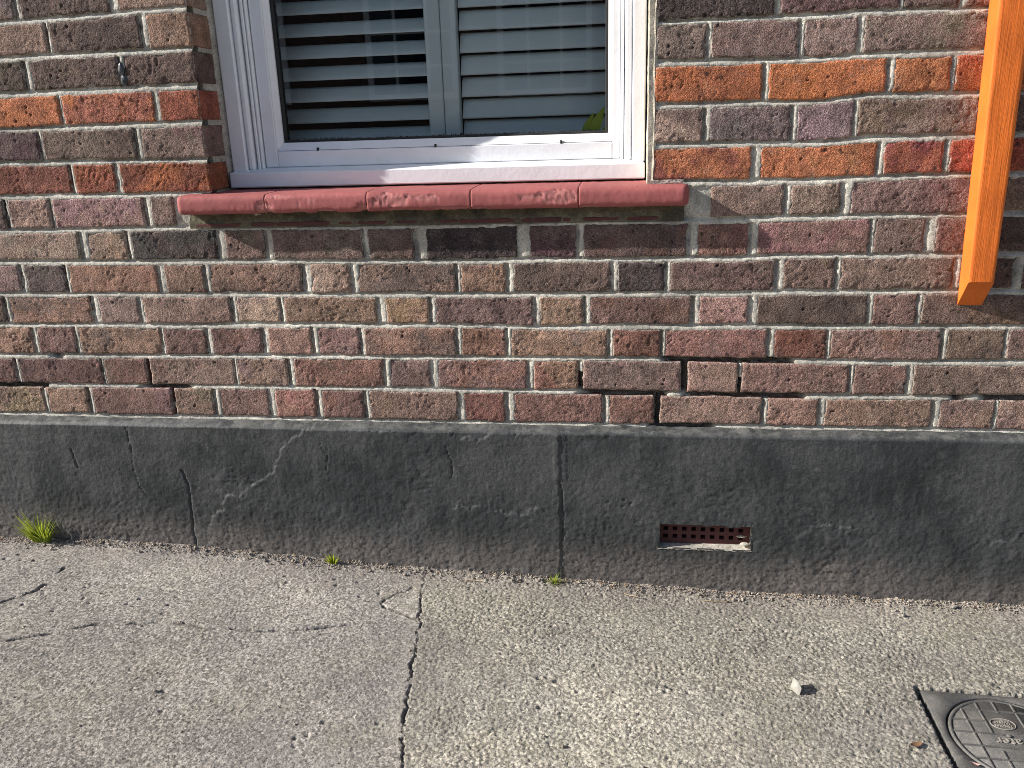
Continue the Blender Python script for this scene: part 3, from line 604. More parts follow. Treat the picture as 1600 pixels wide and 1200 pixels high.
sill_tile(SJ[1], SJ[2], 4, chips=[(.672, .486, .014, .020, .005), (.80, .479, .022, .007, .005), (.74, .479, .02, .004, .004), (.885, .484, .018, .010, .006), (.70, .512, .03, .003, .0016), (.745, .497, .013, .004, .0012), (.77, .503, .012, .003, .0010)])
sill_tile(SJ[2], SJ[3], 5, chips=[(.945, .502, .052, .014, .0035), (1.02, .504, .028, .007, .002), (1.07, .479, .05, .005, .003), (.97, .479, .05, .004, .003)])
sill_tile(SJ[3], SJ[4], 6, chips=[(1.295, .500, .045, .014, .0032), (1.255, .503, .05, .004, .0022), (1.13, .479, .02, .004, .003)])
sill_tile(SJ[4], SJ[5], 7, rend=True, chips=[(1.36, .479, .02, .003, .002)])
cx = .480
for i, L in enumerate((.13, .20, .27, .22, .20)):
    me = boxmesh('creasing_tile', [(cx + .002, min(cx + L, 1.54) - .002, -.0022 - .0006 * (i % 2), .03, .4465 + .0006 * (i % 3), .4545 + .0008 * (i % 2))], MTERRA, .0012)
    link('creasing_tile', me, sill); cx += L

# ------------------------------------------------------------------ window
win = link('window', None, house, label='white painted timber window with one pane')
WX0, WX1 = .537, 1.4695
ZT = 1.86
def wpart(name, lst, mat=MW, bev=.0025): return link(name, boxmesh(name, lst, mat, bev), win)
wpart('sub_sill', [(WX0 - .002, WX1 + .001, .084, .18, .5245, .558)])
# weathered slope from the sub-sill nose back to the sash
def slope(U, W): return np.stack([WX0 + .004 + U * (WX1 - WX0 - .008), .0865 + W * .07, .5582 + W * .012], -1)
strip('weathering', slope, 2, 4, MW, win)
wpart('outer_frame', [(WX0, .5715, .102, .18, .5585, ZT)])
wpart('outer_frame', [(1.4425, WX1, .102, .18, .5585, ZT)])
wpart('outer_frame', [(WX0, WX1, .102, .18, ZT + .001, ZT + .06)])
wpart('staff_bead', [(.5725, .588, .108, .18, .560, ZT)], bev=.0055)
wpart('staff_bead', [(1.4265, 1.4415, .108, .18, .560, ZT)], bev=.0055)
wpart('parting_bead', [(.5915, .5985, .116, .18, .5615, ZT), (.5995, .6055, .1185, .18, .5615, ZT)], bev=.002)
wpart('parting_bead', [(1.4175, 1.4245, .118, .18, .5615, ZT)], bev=.002)
wpart('sash_stile', [(.6075, .6375, .127, .172, .566, ZT)], bev=.002)
wpart('sash_stile', [(1.4005, 1.4165, .127, .172, .566, ZT)], bev=.002)
wpart('bottom_rail', [(.638, 1.400, .1275, .172, .5665, .6015)], bev=.0018)
# glazing bead: mitred, sloping in towards the glass
gx0, gx1, gz0 = .649, 1.391, .6195
def quad_prism(name, a, b, c, d, mat):
    V = [a, b, c, d]; V2 = [(q[0], .165, q[2]) for q in V]; allv = V + V2
    F = [(0, 1, 2, 3)] + [(i, (i + 4), (i + 1) % 4 + 4, (i + 1) % 4) for i in range(4)]
    me = bpy.data.meshes.new(name); me.from_pydata(allv, [], F); me.materials.append(mat)
    import bmesh
    bm = bmesh.new(); bm.from_mesh(me); bmesh.ops.recalc_face_normals(bm, faces=bm.faces); bm.to_mesh(me); bm.free()
    return link(name, me, win)
quad_prism('glazing_bead', (.6385, .1295, .6025), (1.3995, .1295, .6025), (gx1, .142, gz0), (gx0, .142, gz0), MW)
quad_prism('glazing_bead', (.6382, .1295, .6028), (gx0 - .0003, .142, gz0 + .0003), (gx0 - .0003, .142, ZT), (.6382, .1295, ZT), MW)
quad_prism('glazing_bead', (1.3998, .1295, .6028), (1.3998, .1295, ZT), (gx1 + .0003, .142, ZT), (gx1 + .0003, .142, gz0 + .0003), MW)
wpart('gasket', [(gx0, gx0 + .0075, .147, .165, gz0, ZT), (gx1 - .006, gx1, .147, .165, gz0, ZT), (gx0, gx1, .1465, .164, gz0, gz0 + .0055)], MBLACK, .0015)
# fringe of moss on the bottom gasket
rm = random.Random(4); V = []; F = []
for i in range(620):
    x = rm.uniform(gx0 + .01, gx1 - .01); d = .5 + .5 * math.sin(x * 31) * math.sin(x * 12.7 + 1); 
    if rm.random() > .35 + .6 * d: continue
    hgt = rm.uniform(.001, .0042) * (.5 + d); w = rm.uniform(.0006, .0014); y = rm.uniform(.1475, .1525); t = rm.uniform(-.002, .002); n = len(V)
    V += [(x - w, y, gz0 + .005), (x + w, y, gz0 + .005), (x + t, y - .0005, gz0 + .0055 + hgt), (x, y + .0016, gz0 + .005)]; F += [(n, n + 1, n + 2), (n + 1, n + 3, n + 2), (n + 3, n, n + 2)]
me = bpy.data.meshes.new('moss'); me.from_pydata(V, [], F); me.materials.append(MBLACK); link('moss', me, win, kind='stuff')
wpart('pane', [(gx0 - .003, gx1 + .003, .153, .157, gz0 - .003, ZT)], MGL, 0)
for x in (.7345, 1.0085, 1.2895): wpart('drain_slot', [(x - .0022, x + .0022, .1272, .131, .6005, .6075)], MBLACK, 0)
# sealant on both sides
strip('reveal_render', lambda U, W: np.stack([1.4735 + .0018 * fbm(U * 60, W * 6, 3, 2) + .013 * sstep(.0, .04, .04 - W) , -.001 + W * .118 + .001 * fbm(U * 80, W * 3, 2, 3), .5195 + U * 1.38], -1), 420, 26, MCAULK, house)
strip('reveal_render', lambda U, W: np.stack([1.4745 + W * .016, -.0012 + .0009 * fbm(U * 90, W * 2, 3, 5) + .002 * W, .5195 + U * 1.38], -1), 420, 6, MCAULK, house)
strip('sealant', lambda U, W: np.stack([.526 + W * .0125 + .0012 * fbm(U * 70, W * 2, 3, 7), .094 + .018 * W + .0015 * fbm(U * 50, W * 2, 3, 8), .52 + U * 1.38], -1), 420, 6, MM, house)
strip('sill_return', lambda U, W: np.stack([.500 + U * .03, -.001 + W * .085 + .001 * fbm(U * 9, W * 40, 2, 9), .5225 + .0035 * (1 - W) + .001 * fbm(U * 12, W * 40, 2, 10)], -1), 12, 30, MM, house)
strip('sill_return', lambda U, W: np.stack([1.482 + U * .065, -.0015 + .001 * fbm(U * 30, W * 5, 2, 11) - .0006 * W, .5195 + W * .0075], -1), 30, 6, MM, house)

# ------------------------------------------------------------------ plantation shutters inside
def louvre_mesh(L):
    n = 12; a = np.linspace(0, 2 * math.pi, n + 1)[:-1]; px = .0262 * np.cos(a); pz = .0046 * np.sin(a)
    V = np.concatenate([np.stack([np.full(n, s * L / 2), px, pz], -1) for s in (-1, 1)]); i = np.arange(n); j = (i + 1) % n
    me = mesh_from('louvre', V, [np.stack([i, j, j + n, i + n], -1)], MSHUT); return me
def shutter(x0, x1, tilt, label, sl, sr, zs):
    t = link('window_shutter', None, loc=((x0 + x1) / 2, .262, .585), label=label, cat='shutter', group='louvred shutters inside the window')
    xc = (x0 + x1) / 2
    def p(name, x, X, z, Z, y=(.245, .273)): link(name, boxmesh(name, [(x - xc, X - xc, y[0] - .262, y[1] - .262, z - .585, Z - .585)], MSHUT, .002), t)
    p('stile', x0, x0 + sl, .585, 1.80); p('stile', x1 - sr, x1, .585, 1.80); p('rail', x0 + sl + .0005, x1 - sr - .0005, .587, .6015); p('rail', x0 + sl + .0005, x1 - sr - .0005, 1.72, 1.798)
    me = louvre_mesh(x1 - x0 - sl - sr - .004)
    for z in zs:
        o = link('louvre', me, t, ((x0 + sl + x1 - sr) / 2 - xc, 0.018, z - .585)); o.rotation_euler.x = tilt + random.uniform(-.012, .012)
zz = [.6785 + .0482 * i for i in range(-1, 21)]
shutter(.535, 1.0065, math.radians(41), 'left louvred shutter panel with its slats half open, behind the glass', .046, .036, zz)
shutter(1.0085, 1.478, math.radians(61), 'right louvred shutter panel with its slats almost shut, behind the glass', .036, .046, [z + .004 for z in zz])

# added plant shape for the green mirrored in the pane, lower right
pl = link('mirrored_green', None, loc=(1.350, .172, .585), label='bright yellow green shape mirrored in lower right corner of the window, modelled as leaves', cat='reflection')
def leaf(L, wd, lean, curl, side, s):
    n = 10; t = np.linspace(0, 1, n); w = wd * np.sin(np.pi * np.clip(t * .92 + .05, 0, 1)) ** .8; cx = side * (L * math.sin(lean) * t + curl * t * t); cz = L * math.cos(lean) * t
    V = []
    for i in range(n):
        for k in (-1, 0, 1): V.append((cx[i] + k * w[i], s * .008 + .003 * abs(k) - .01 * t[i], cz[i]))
    return mesh_from('leaf', np.array(V), gridf(n, 3), MREFL)
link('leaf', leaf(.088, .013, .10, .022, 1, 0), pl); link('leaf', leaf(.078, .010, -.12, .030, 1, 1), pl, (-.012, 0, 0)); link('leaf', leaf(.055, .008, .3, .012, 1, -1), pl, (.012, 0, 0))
lump('added_pot', (0, 0, .008), (.028, .028, .016), 2, MTERRA, 8, pl)

# room behind, upper house and the inside
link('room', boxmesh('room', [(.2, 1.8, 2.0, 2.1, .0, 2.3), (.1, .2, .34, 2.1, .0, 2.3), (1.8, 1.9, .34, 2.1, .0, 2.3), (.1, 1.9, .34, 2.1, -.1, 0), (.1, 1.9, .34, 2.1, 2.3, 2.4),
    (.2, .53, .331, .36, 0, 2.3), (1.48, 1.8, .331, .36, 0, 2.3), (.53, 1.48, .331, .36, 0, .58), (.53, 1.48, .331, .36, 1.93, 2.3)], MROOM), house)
link('inner_ledge', boxmesh('inner_ledge', [(.528, 1.480, .181, .345, .50, .5835)], MW), house)
def mat_far_brick():
    m = M('upper_brickwork', .92, .25); x = m.n('ShaderNodeTexBrick'); v = m.n('ShaderNodeCombineXYZ'); q = m.sep()
    m.l(q[0], v.inputs[0]); m.l(q[2], v.inputs[1]); m.l(v.outputs[0], x.inputs['Vector'])
    for k, val in (('Color1', (.16, .11, .088, 1)), ('Color2', (.10, .078, .07, 1)), ('Mortar', (.38, .35, .29, 1)), ('Scale', 1.), ('Mortar Size', .006), ('Brick Width', .225), ('Row Height', .075)): x.inputs[k].default_value = val
    m.col(x.outputs[0]); m.bump((m.noise(200, 4), .6, .003)); return m.m
MFB = mat_far_brick()
link('upper_wall', boxmesh('upper_wall', [(-6, -.765, .004, .33, -.6, 6), (2.965, 8, .004, .33, -.6, 6), (-.765, 2.965, .004, .33, 1.92, 6), (-.765, .5265, .004, .33, 1.1195, 1.92), (1.4905, 2.965, .004, .33, 1.1195, 1.92)], MFB), house)

# ------------------------------------------------------------------ orange timber post
px0, px1, py = 2.0965, 2.1425, -.047
def post_mesh():
    zs = np.concatenate([[0.], np.linspace(.02, 1.38, 240)]); V = []
    # cross-section ring (rounded rectangle) ; bottom end cut at a slant (front edge higher)
    c = .0022; ring = [(px0 + c, py), (px1 - c, py), (px1, py + c), (px1, -.0005), (px0, -.0005), (px0, py + c)]
    ring2 = []
    for (a, b), (a2, b2) in zip(ring, ring[1:] + ring[:1]):
        n = max(1, int(math.hypot(a2 - a, b2 - b) / .004))
        for i in range(n): ring2.append((a + (a2 - a) * i / n, b + (b2 - b) * i / n))
    R = np.array(ring2); n = len(R); zlow = .265 + (-R[:, 1]) / .047 * .057
    for z in zs:
        zz_ = zlow + (1.62 - zlow) * (z / 1.38); wob = .0006 * fbm(R[:, 0] * 90, zz_ * 7 + R[:, 1] * 70, 3, 3) + .00035 * vn(R[:, 0] * 400, zz_ * 25, 8)
        sx = np.where(np.abs(R[:, 0] - (px0 + px1) / 2) > (px1 - px0) / 2 - .001, 1, 0) * np.sign(R[:, 0] - (px0 + px1) / 2)
        V.append(np.stack([R[:, 0] - sx * wob * .6 + (.265 - zz_) * .020 * (px1 - R[:, 0]) / (px1 - px0), R[:, 1] + np.where(R[:, 1] < py + .001, wob, 0), zz_], -1))
    V = np.concatenate(V); i = np.arange(n); j = (i + 1) % n
    F = np.concatenate([np.stack([k * n + i, k * n + j, (k + 1) * n + j, (k + 1) * n + i], -1) for k in range(len(zs) - 1)])
    low = V[:n].copy(); base = len(V); cen = low.mean(0); V = np.concatenate([V, low, [cen]])
    T = np.stack([base + j, base + i, np.full(n, base + n)], -1)
    return mesh_from('timber_post', V - np.array([px0, 0, .265]), [F, T], MOR)
post = link('timber_post', post_mesh(), loc=(px0, 0, .265), label='orange painted square timber post with slanted foot fixed to brick wall', cat='post')

# ------------------------------------------------------------------ pavement
BX = [-.161, .10, .369, .56, .763, 1.263, 1.60, 1.733, 2.038, 2.303, 3.2]; BZ = [-.333, -.3315, -.3325, -.3445, -.361, -.384, -.3985, -.4025, -.4005, -.4, -.402]
def gz_base(x):
    x = np.asarray(x, float); z = 0
    for d in (-.12, -.06, 0, .06, .12): z = z + np.interp(x + d, BX, BZ) / 5
    return z - .02 * np.clip(np.abs(x - 1.1) - 2.0, 0, 60) * np.sign(x - 1.1) * .5
def gplane(x): return -.336 - .0274 * (np.asarray(x) + .161)
def ground_z(X, Y):
    w = sstep(-.22, -.02, Y)
    pl = np.where(np.abs(X - 1.1) < 2.1, gplane(X), gplane(np.clip(X, -1., 3.2)))
    return pl * (1 - w) + gz_base(X) * w
CX0, CX1, CY0, CY1 = 1.9885, 2.2360, -.592, -.350           # water cover
def crack_x(Y): return np.interp(-Y, [0, .103, .268, .448, .571, .676, 1.2, 5], [.962, .973, 1.006, 1.032, 1.055, 1.078, 1.16, 1.7])
fx = np.arange(-.42, 2.62, .0026); fy = np.arange(-.93, .005, .0026)
def outer(a, n, far, sg):
    d = np.geomspace(.01, far, n); return a + sg * d
xs = np.concatenate([outer(fx[0], 14, 60, -1)[::-1], fx, outer(fx[-1], 14, 60, 1)]); ys = np.concatenate([outer(fy[0], 14, 60, -1)[::-1], fy, outer(fy[-1], 6, 30, 1)])
X, Y = np.meshgrid(xs, ys, indexing='ij'); Z = ground_z(X, Y)
cxl = crack_x(Y) + .006 * fbm(Y * 30, Y * 0 + 1, 3, 5) + .0025 * vn(Y * 150, Y * 0, 6)
coarse = sstep(-.01, .01, X - cxl)
far = sstep(.0, .3, np.maximum(np.abs(X - 1.1) - 1.5, -Y - .9)); nf = 1 - far
stones = np.clip(1 - worley(X * 165, Y * 165, 3) * 1.25, -.2, 1); fine = np.clip(1 - worley(X * 215, Y * 215, 9) * 1.2, -.2, 1)
patch = .5 + .5 * fbm(X * 9, Y * 9, 3, 14)
Z = Z + nf * (coarse * (.0034 * stones * (.45 + .9 * patch) + .0014 * fine) + (1 - coarse) * (.0024 * fine * (.5 + .8 * patch) + .0010 * stones) + .0018 * fbm(X * 12, Y * 12, 3, 21) + .0004 * vn(X * 330, Y * 330, 22) + .0028 * fbm(X * 2.6, Y * 2.6, 2, 23))
# pits where stones have come away
pw = worley(X * 17, Y * 17, 31); pk = (h2(np.floor(X * 17), np.floor(Y * 17), 5) > .4)
pits = (1 - sstep(.05, .10, pw)) * sstep(.45, .6, vn(X * 7, Y * 7, 33)); Z = Z - nf * .0035 * pits
crk = np.zeros(X.shape)
d = np.abs(X - cxl); w = .0015 + .0014 * vn(Y * 22, Y * 0 + 3, 7); c_ = (1 - sstep(w * .5, w * 1.5, d)) * (Y > -3) * sstep(.02, -.18, Y); Z = Z - .007 * c_; crk = np.maximum(crk, c_)
Z = Z + .0022 * (1 - coarse) * (1 - sstep(0, .03, d)) * nf - .0010 * (1 - coarse) * nf
def gcrack(pts, wd, dp, st, s):
    global Z, crk
    sel = (X > min(q[0] for q in pts) - .05) & (X < max(q[0] for q in pts) + .05) & (Y > min(q[1] for q in pts) - .05) & (Y < max(q[1] for q in pts) + .05)
    dd = polyd(X[sel], Y[sel], pts, .006, s); br = sstep(-.5, -.1 + .4 * (1 - st), vn(X[sel] * 30, Y[sel] * 30, s + 4)); c = (1 - sstep(wd * .5, wd * 1.4, dd)) * br
    Z[sel] -= dp * c; crk[sel] = np.maximum(crk[sel], c * st)
gcrack([(-.12, -.325), (-.02, -.318), (.056, -.305), (.097, -.246), (.106, -.202), (.10, -.15)], .0042, .007, 1.0, 101)
gcrack([(.18, -.43), (.256, -.39), (.318, -.351), (.479, -.325), (.572, -.337), (.725, -.328), (.837, -.29), (.93, -.27)], .0036, .006, .9, 111)
gcrack([(.20, -.22), (.33, -.20), (.43, -.205)], .0028, .004, .7, 117)
gcrack([(.911, -.206), (.953, -.226), (.993, -.245)], .003, .005, .8, 121); gcrack([(.95, -.12), (.90, -.19), (.915, -.21)], .0028, .003, .6, 131)
# loose grit fillet against the plinth
fil = sstep(-.085, -.03, Y + .02 * fbm(X * 9, Y * 9, 3, 41)) * nf; Z = Z + fil * (.003 + .0035 * np.clip(1 - worley(X * 90, Y * 90, 42) * 1.3, -.3, 1) + .005 * fbm(X * 30, Y * 30, 3, 43))
# pocket for the water cover
dxc = np.maximum(np.maximum(CX0 - X, X - CX1), np.maximum(CY0 - Y, Y - CY1)) + .0035 * fbm(X * 80, Y * 80, 3, 51) + .002 * vn(X * 190, Y * 190, 52)
pocket = 1 - sstep(.0015, .0055, dxc - .0045 * sstep(CX0 + .02, CX0 - .001, X)); Z = Z - .016 * pocket; crk = np.maximum(crk, pocket * .8)
V = np.stack([X, Y, Z], -1).reshape(-1, 3)
me = mesh_from('pavement', V, gridf(len(xs), len(ys)), MG)
for nm, arr in (('coarse', coarse), ('crack', crk)):
    at = me.attributes.new(nm, 'FLOAT', 'POINT'); at.data.foreach_set('value', arr.reshape(-1).astype(np.float32))
pav = link('pavement', me, label='worn grey concrete pavement split by a long crack', kind='structure')
GZ = Z
def gz_at(x, y):
    i = np.clip(np.searchsorted(xs, x), 1, len(xs) - 2); j = np.clip(np.searchsorted(ys, y), 1, len(ys) - 2); return float(GZ[i - 1:i + 2, j - 1:j + 2].max())

# ------------------------------------------------------------------ cast-iron water cover
tilt = -.0274
zc = float(gplane(2.112)) + .0015
cov = link('water_cover', None, loc=(2.112, -.470, zc), label='square cast iron water cover with round lid set in the pavement', cat='manhole cover'); cov.rotation_euler.y = -math.atan(tilt)
cx_, cy_ = 2.112, -.470
def lathe_ring(r0, r1, z0, z1, n=72):
    a = np.linspace(0, 2 * math.pi, n + 1)[:-1]; pr = [(r0, z0), (r0 + .0008, z1), (r1 - .0008, z1), (r1, z0)]
    V = np.concatenate([np.stack([r * np.cos(a), r * np.sin(a), np.full(n, z)], -1) for r, z in pr]); i = np.arange(n); j = (i + 1) % n
    return V, np.concatenate([np.stack([k * n + i, k * n + j, (k + 1) * n + j, (k + 1) * n + i], -1)[:, ::-1] for k in range(3)])
# surround: square plate with a round opening
n = 96; a = np.linspace(0, 2 * math.pi, n + 1)[:-1]; Rr = .1105
sqx0, sqx1, sqy0, sqy1 = CX0 - cx_ + .001, CX1 - cx_ - .001, CY0 - cy_ + .001, CY1 - cy_ - .001
ca, sa = np.cos(a), np.sin(a); tx = np.where(ca > 0, sqx1, sqx0) / np.where(np.abs(ca) < 1e-6, 1e-6, ca); ty = np.where(sa > 0, sqy1, sqy0) / np.where(np.abs(sa) < 1e-6, 1e-6, sa); tt = np.minimum(np.abs(tx), np.abs(ty))
oc = np.stack([ca * tt, sa * tt], -1)
for k_, (qx, qy) in enumerate(((sqx1, sqy1), (sqx0, sqy1), (sqx0, sqy0), (sqx1, sqy0))):
    i_ = np.argmin(np.hypot(oc[:, 0] - qx, oc[:, 1] - qy)); oc[i_] = (qx, qy)
ic = np.stack([ca * Rr, sa * Rr], -1)
V = np.concatenate([np.c_[ic, np.full(n, -.012)], np.c_[ic, np.full(n, -.0008)], np.c_[ic * 1.006, np.zeros(n)], np.c_[oc * .994, np.zeros(n)], np.c_[oc, np.full(n, -.0012)], np.c_[oc, np.full(n, -.016)]])
i = np.arange(n); j = (i + 1) % n; F = np.concatenate([np.stack([k * n + i, (k + 1) * n + i, (k + 1) * n + j, k * n + j], -1) for k in range(5)])
link('surround', mesh_from('surround', V, F, MIRON, False), cov)
lr = .1068; V = np.concatenate([[[0, 0, -.0012]], np.stack([lr * np.cos(a), lr * np.sin(a), np.full(n, -.0012)], -1), np.stack([(lr + .001) * np.cos(a), (lr + .001) * np.sin(a), np.full(n, -.012)], -1)])
lid = link('lid', mesh_from('lid', V, [np.stack([1 + i, 1 + n + i, 1 + n + j, 1 + j], -1), np.stack([np.zeros(n, int), 1 + i, 1 + j], -1)], MIRON, False), cov)
V, F = lathe_ring(.1003, .1062, -.0014, .0004); link('rim', mesh_from('rim', V, F, MIRON, False), lid)
def rib(x0, y0, x1, y1):
    L = math.hypot(x1 - x0, y1 - y0); t = ((x1 - x0) / L, (y1 - y0) / L); nn = (-t[1], t[0]); w0, w1, h = .0021, .0011, .0020
    V = []
    for (px_, py_) in ((x0, y0), (x1, y1)):
        for w_, z_ in ((-w0, -.0014), (-w1, h - .0012), (w1, h - .0012), (w0, -.0014)): V.append((px_ + nn[0] * w_, py_ + nn[1] * w_, z_))
    me = bpy.data.meshes.new('rib'); me.from_pydata(V, [], [(0, 4, 5, 1), (1, 5, 6, 2), (2, 6, 7, 3), (0, 1, 2, 3), (7, 6, 5, 4)]); me.materials.append(MIRON); link('rib', me, lid)
ch = lambda q: math.sqrt(max(.1003 ** 2 - q * q, 0))
for q in (-.0662, -.0352, -.0042, .0268, .0578):        # ribs running away from the wall; the middle ones stop for the badge and the word
    xq = q; c = ch(xq)
    if abs(q - -.0042) < .001: segs = [(.070, c), (-c, -.058)]
    elif q in (-.0352, .0268): segs = [(.012, c), (-c, -.024)] if q == .0268 else [(.012, c), (-c, -.030)]
    else: segs = [(-c, c)]
    for s0, s1 in segs:
        if s1 - s0 > .008: rib(xq, s0, xq, s1)
for q in (.0740, .0440, .0120, -.0215, -.0520, -.0830):
    c = ch(q)
    if q == .0440: segs = [(-c, -.0352), (.0268, c)]
    elif q == .0120: segs = [(-c, -.018), (-.002, c)]
    else: segs = [(-c, c)]
    for s0, s1 in segs:
        if s1 - s0 > .008: rib(s0, q, s1, q)
lump('stud', (-.0100, .0085, .0002), (.004, .004, .0022), 3, MIRON, 8, lid)
def text_mesh(s, size, name, ext=.0008):
    cu = bpy.data.curves.new(name, 'FONT'); cu.body = s; cu.size = size; cu.extrude = ext; cu.align_x = 'CENTER'; cu.align_y = 'CENTER'; cu.resolution_u = 2
    ob = bpy.data.objects.new(name, cu); COL.objects.link(ob); bpy.context.view_layer.update()
    dg = bpy.context.evaluated_depsgraph_get(); me = bpy.data.meshes.new_from_object(ob.evaluated_get(dg)); bpy.data.objects.remove(ob); me.materials.clear(); me.materials.append(MIRONW); return me
MIRONW = mat_paint('worn_iron_edges', (.30, .275, .24), (.20, .185, .165), .6)
o = link('lettering', text_mesh('Water', .0265, 'lettering'), lid, (-.0010, -.0050, -.0002)); o.rotation_euler.z = math.pi
o = link('badge_lettering', text_mesh('Thames\nWater', .0098, 'badge_lettering'), lid, (-.0080, .0395, -.0004)); o.rotation_euler.z = math.pi
def tube(pts, r, n=6, close=False):
    pts = np.array(pts, float); m_ = len(pts); V = []
    for k in range(m_):
        t = pts[(k + 1) % m_] - pts[k - 1] if close else pts[min(k + 1, m_ - 1)] - pts[max(k - 1, 0)]; t = t / (np.linalg.norm(t) + 1e-9)
        u_ = np.cross(t, (0, 0, 1)); u_ = u_ / (np.linalg.norm(u_) + 1e-9) if np.linalg.norm(u_) > 1e-6 else np.array([1., 0, 0]); w_ = np.cross(u_, t)
        rr = r[k] if hasattr(r, '__len__') else r
        for b_ in range(n):
            aa = 2 * math.pi * b_ / n; V.append(pts[k] + rr * (math.cos(aa) * u_ + math.sin(aa) * w_))
    F = []
    for k in range(m_ if close else m_ - 1):
        k2 = (k + 1) % m_
        for b_ in range(n): F.append((k * n + b_, k * n + (b_ + 1) % n, k2 * n + (b_ + 1) % n, k2 * n + b_))
    return np.array(V), np.array(F)
V, F = tube([(-.0080 + .0205 * math.cos(q), .0395 + .0145 * math.sin(q), 0) for q in np.linspace(0, 2 * math.pi, 49)[:-1]], .0008, 6, True)
link('badge_ring', mesh_from('badge_ring', V, F, MIRONW), lid)
for k_ in range(2):
    V, F = tube([(-.0080 + .0150 * t_, .0488 + .0028 * k_ - .0012 * math.sin(t_ * 3.2), 0) for t_ in np.linspace(-1 + .2 * k_, 1 - .2 * k_, 16)], .0006)
    link('badge_wave', mesh_from('badge_wave', V, F, MIRONW), lid)

# ------------------------------------------------------------------ grass, stones and litter
def tuft(loc, n, hgt, spread, seed, label, lean=0.):
    r_ = random.Random(seed); V = []; F = []; b0 = 0
    root = link('grass_tuft', None, loc=loc, label=label, cat='grass', group='grass tufts at the foot of the plinth')
    for i_ in range(n):
        a_ = r_.uniform(0, 2 * math.pi); s0 = r_.uniform(0, 1) ** .7; L = hgt * r_.uniform(.55, 1.1); w_ = r_.uniform(.0011, .0024); out_ = spread * (.2 + .8 * s0)
        dx_, dy_ = math.cos(a_) * out_ + lean, math.sin(a_) * out_ * .7 - .006; m_ = 6; dn = r_.uniform(.1, 1.15) * s0
        bx, by = math.cos(a_) * .006 * s0 * (1 + n / 40), math.sin(a_) * .005 * s0
        sdx, sdy = -math.sin(a_), math.cos(a_)
        for k in range(m_):
            t_ = k / (m_ - 1); ww = w_ * (1 - t_ ** 1.6) + .0001
            cx0 = bx + dx_ * t_ ** 1.4; cy0 = by + dy_ * t_ ** 1.4; cz = L * (t_ - dn * .55 * t_ * t_)
            V += [(cx0 - sdx * ww, cy0 - sdy * ww, cz), (cx0, cy0, cz - ww * .5), (cx0 + sdx * ww, cy0 + sdy * ww, cz)]
        F.append(gridf(m_, 3, b0)); b0 += m_ * 3
    link('blades', mesh_from('blades', np.array(V), np.concatenate(F), MGRASS), root, kind='stuff'); return root
tuft((-.030, -.047, -.333), 120, .090, .052, 3, 'largest bright green grass tuft at the plinth foot, far left', -.006)
tuft((.737, -.045, -.359), 34, .032, .016, 4, 'small dark green grass tuft at the plinth foot below the window')
tuft((1.272, -.052, -.381), 26, .026, .022, 5, 'low sparse grass tuft under the vertical plinth crack')
def shard(name, loc, size, seed, mat, rot, **kw):       # angular broken stone
    import bmesh
    r_ = random.Random(seed); bm = bmesh.new()
    for _ in range(13):
        v_ = Vector((r_.gauss(0, 1), r_.gauss(0, 1), r_.gauss(0, 1))).normalized() * r_.uniform(.85, 1.1); bm.verts.new((v_.x * size[0], v_.y * size[1], v_.z * size[2]))
    bmesh.ops.convex_hull(bm, input=bm.verts[:]); bmesh.ops.delete(bm, geom=[v_ for v_ in bm.verts if not v_.link_faces], context='VERTS')
    bmesh.ops.bevel(bm, geom=bm.edges[:], offset=min(size) * .10, segments=1, affect='EDGES'); bmesh.ops.recalc_face_normals(bm, faces=bm.faces)
    me = bpy.data.meshes.new(name); bm.to_mesh(me); bm.free(); me.materials.append(mat)
    o_ = link(name, me, None, loc, **kw); o_.rotation_euler = rot; return o_
shard('stone', (1.7595, -.388, gz_at(1.7595, -.388) + .006), (.0095, .024, .013), 21, MSTONE, (.45, .15, .42), label='pale pointed stone chip lying alone on the right pavement', cat='stone')
shard('pebble', (2.032, -.098, gz_at(2.032, -.098) + .003), (.0065, .005, .005), 31, MSTONE, (.1, .2, .3), label='small whitish pebble near the plinth at far right', cat='pebble')
shard('pebble', (.018, -.078, gz_at(.018, -.078) + .003), (.004, .004, .0055), 35, MSTONE, (.1, .2, .3), label='tiny white pebble beside the largest grass tuft', cat='pebble')
shard('pebble', (2.15, -.055, gz_at(2.15, -.055) + .003), (.011, .007, .006), 38, MSTONE, (.1, .2, .3), label='cream pebble against the plinth at the right picture edge', cat='pebble')
def flat_leaf(name, x, y, L, w, rz, mat, label, cat):
    n_ = 9; t_ = np.linspace(-1, 1, n_); V = []
    for q in t_:
        for k in (-1, 0, 1): V.append((q * L / 2, k * w / 2 * math.sqrt(max(0, 1 - q * q)) , .0012 + .0035 * abs(k) * .5 + .002 * q * q))
    o = link(name, mesh_from(name, np.array(V), gridf(n_, 3), mat), None, (x, y, gz_at(x, y)), label=label, cat=cat); o.rotation_euler.z = rz; return o
flat_leaf('dead_leaf', 1.933, -.512, .022, .011, .4, MDEAD, 'small rusty brown dead leaf left of the water cover', 'leaf')
MPINK = mat_paint('pink_scrap', (.50, .33, .29), (.40, .25, .22), .7)
o = flat_leaf('paper_scrap', 2.018, -.540, .014, .006, -.5, MPINK, 'tiny pinkish scrap lying on the water cover', 'litter'); o.location.z = zc + .0008
def straw(x, y, L, rz, s, label):
    r_ = random.Random(s); z0 = gz_at(x, y); pts = [(L * (t_ - .5), .004 * math.sin(t_ * 3 + s), .0025 + .003 * t_ * r_.random()) for t_ in np.linspace(0, 1, 8)]
    V, F = tube(pts, .0009, 5); o = link('straw', mesh_from('straw', V, F, MSTRAW), None, (x, y, z0), label=label, cat='straw', group='dry stems along the plinth foot'); o.rotation_euler.z = rz
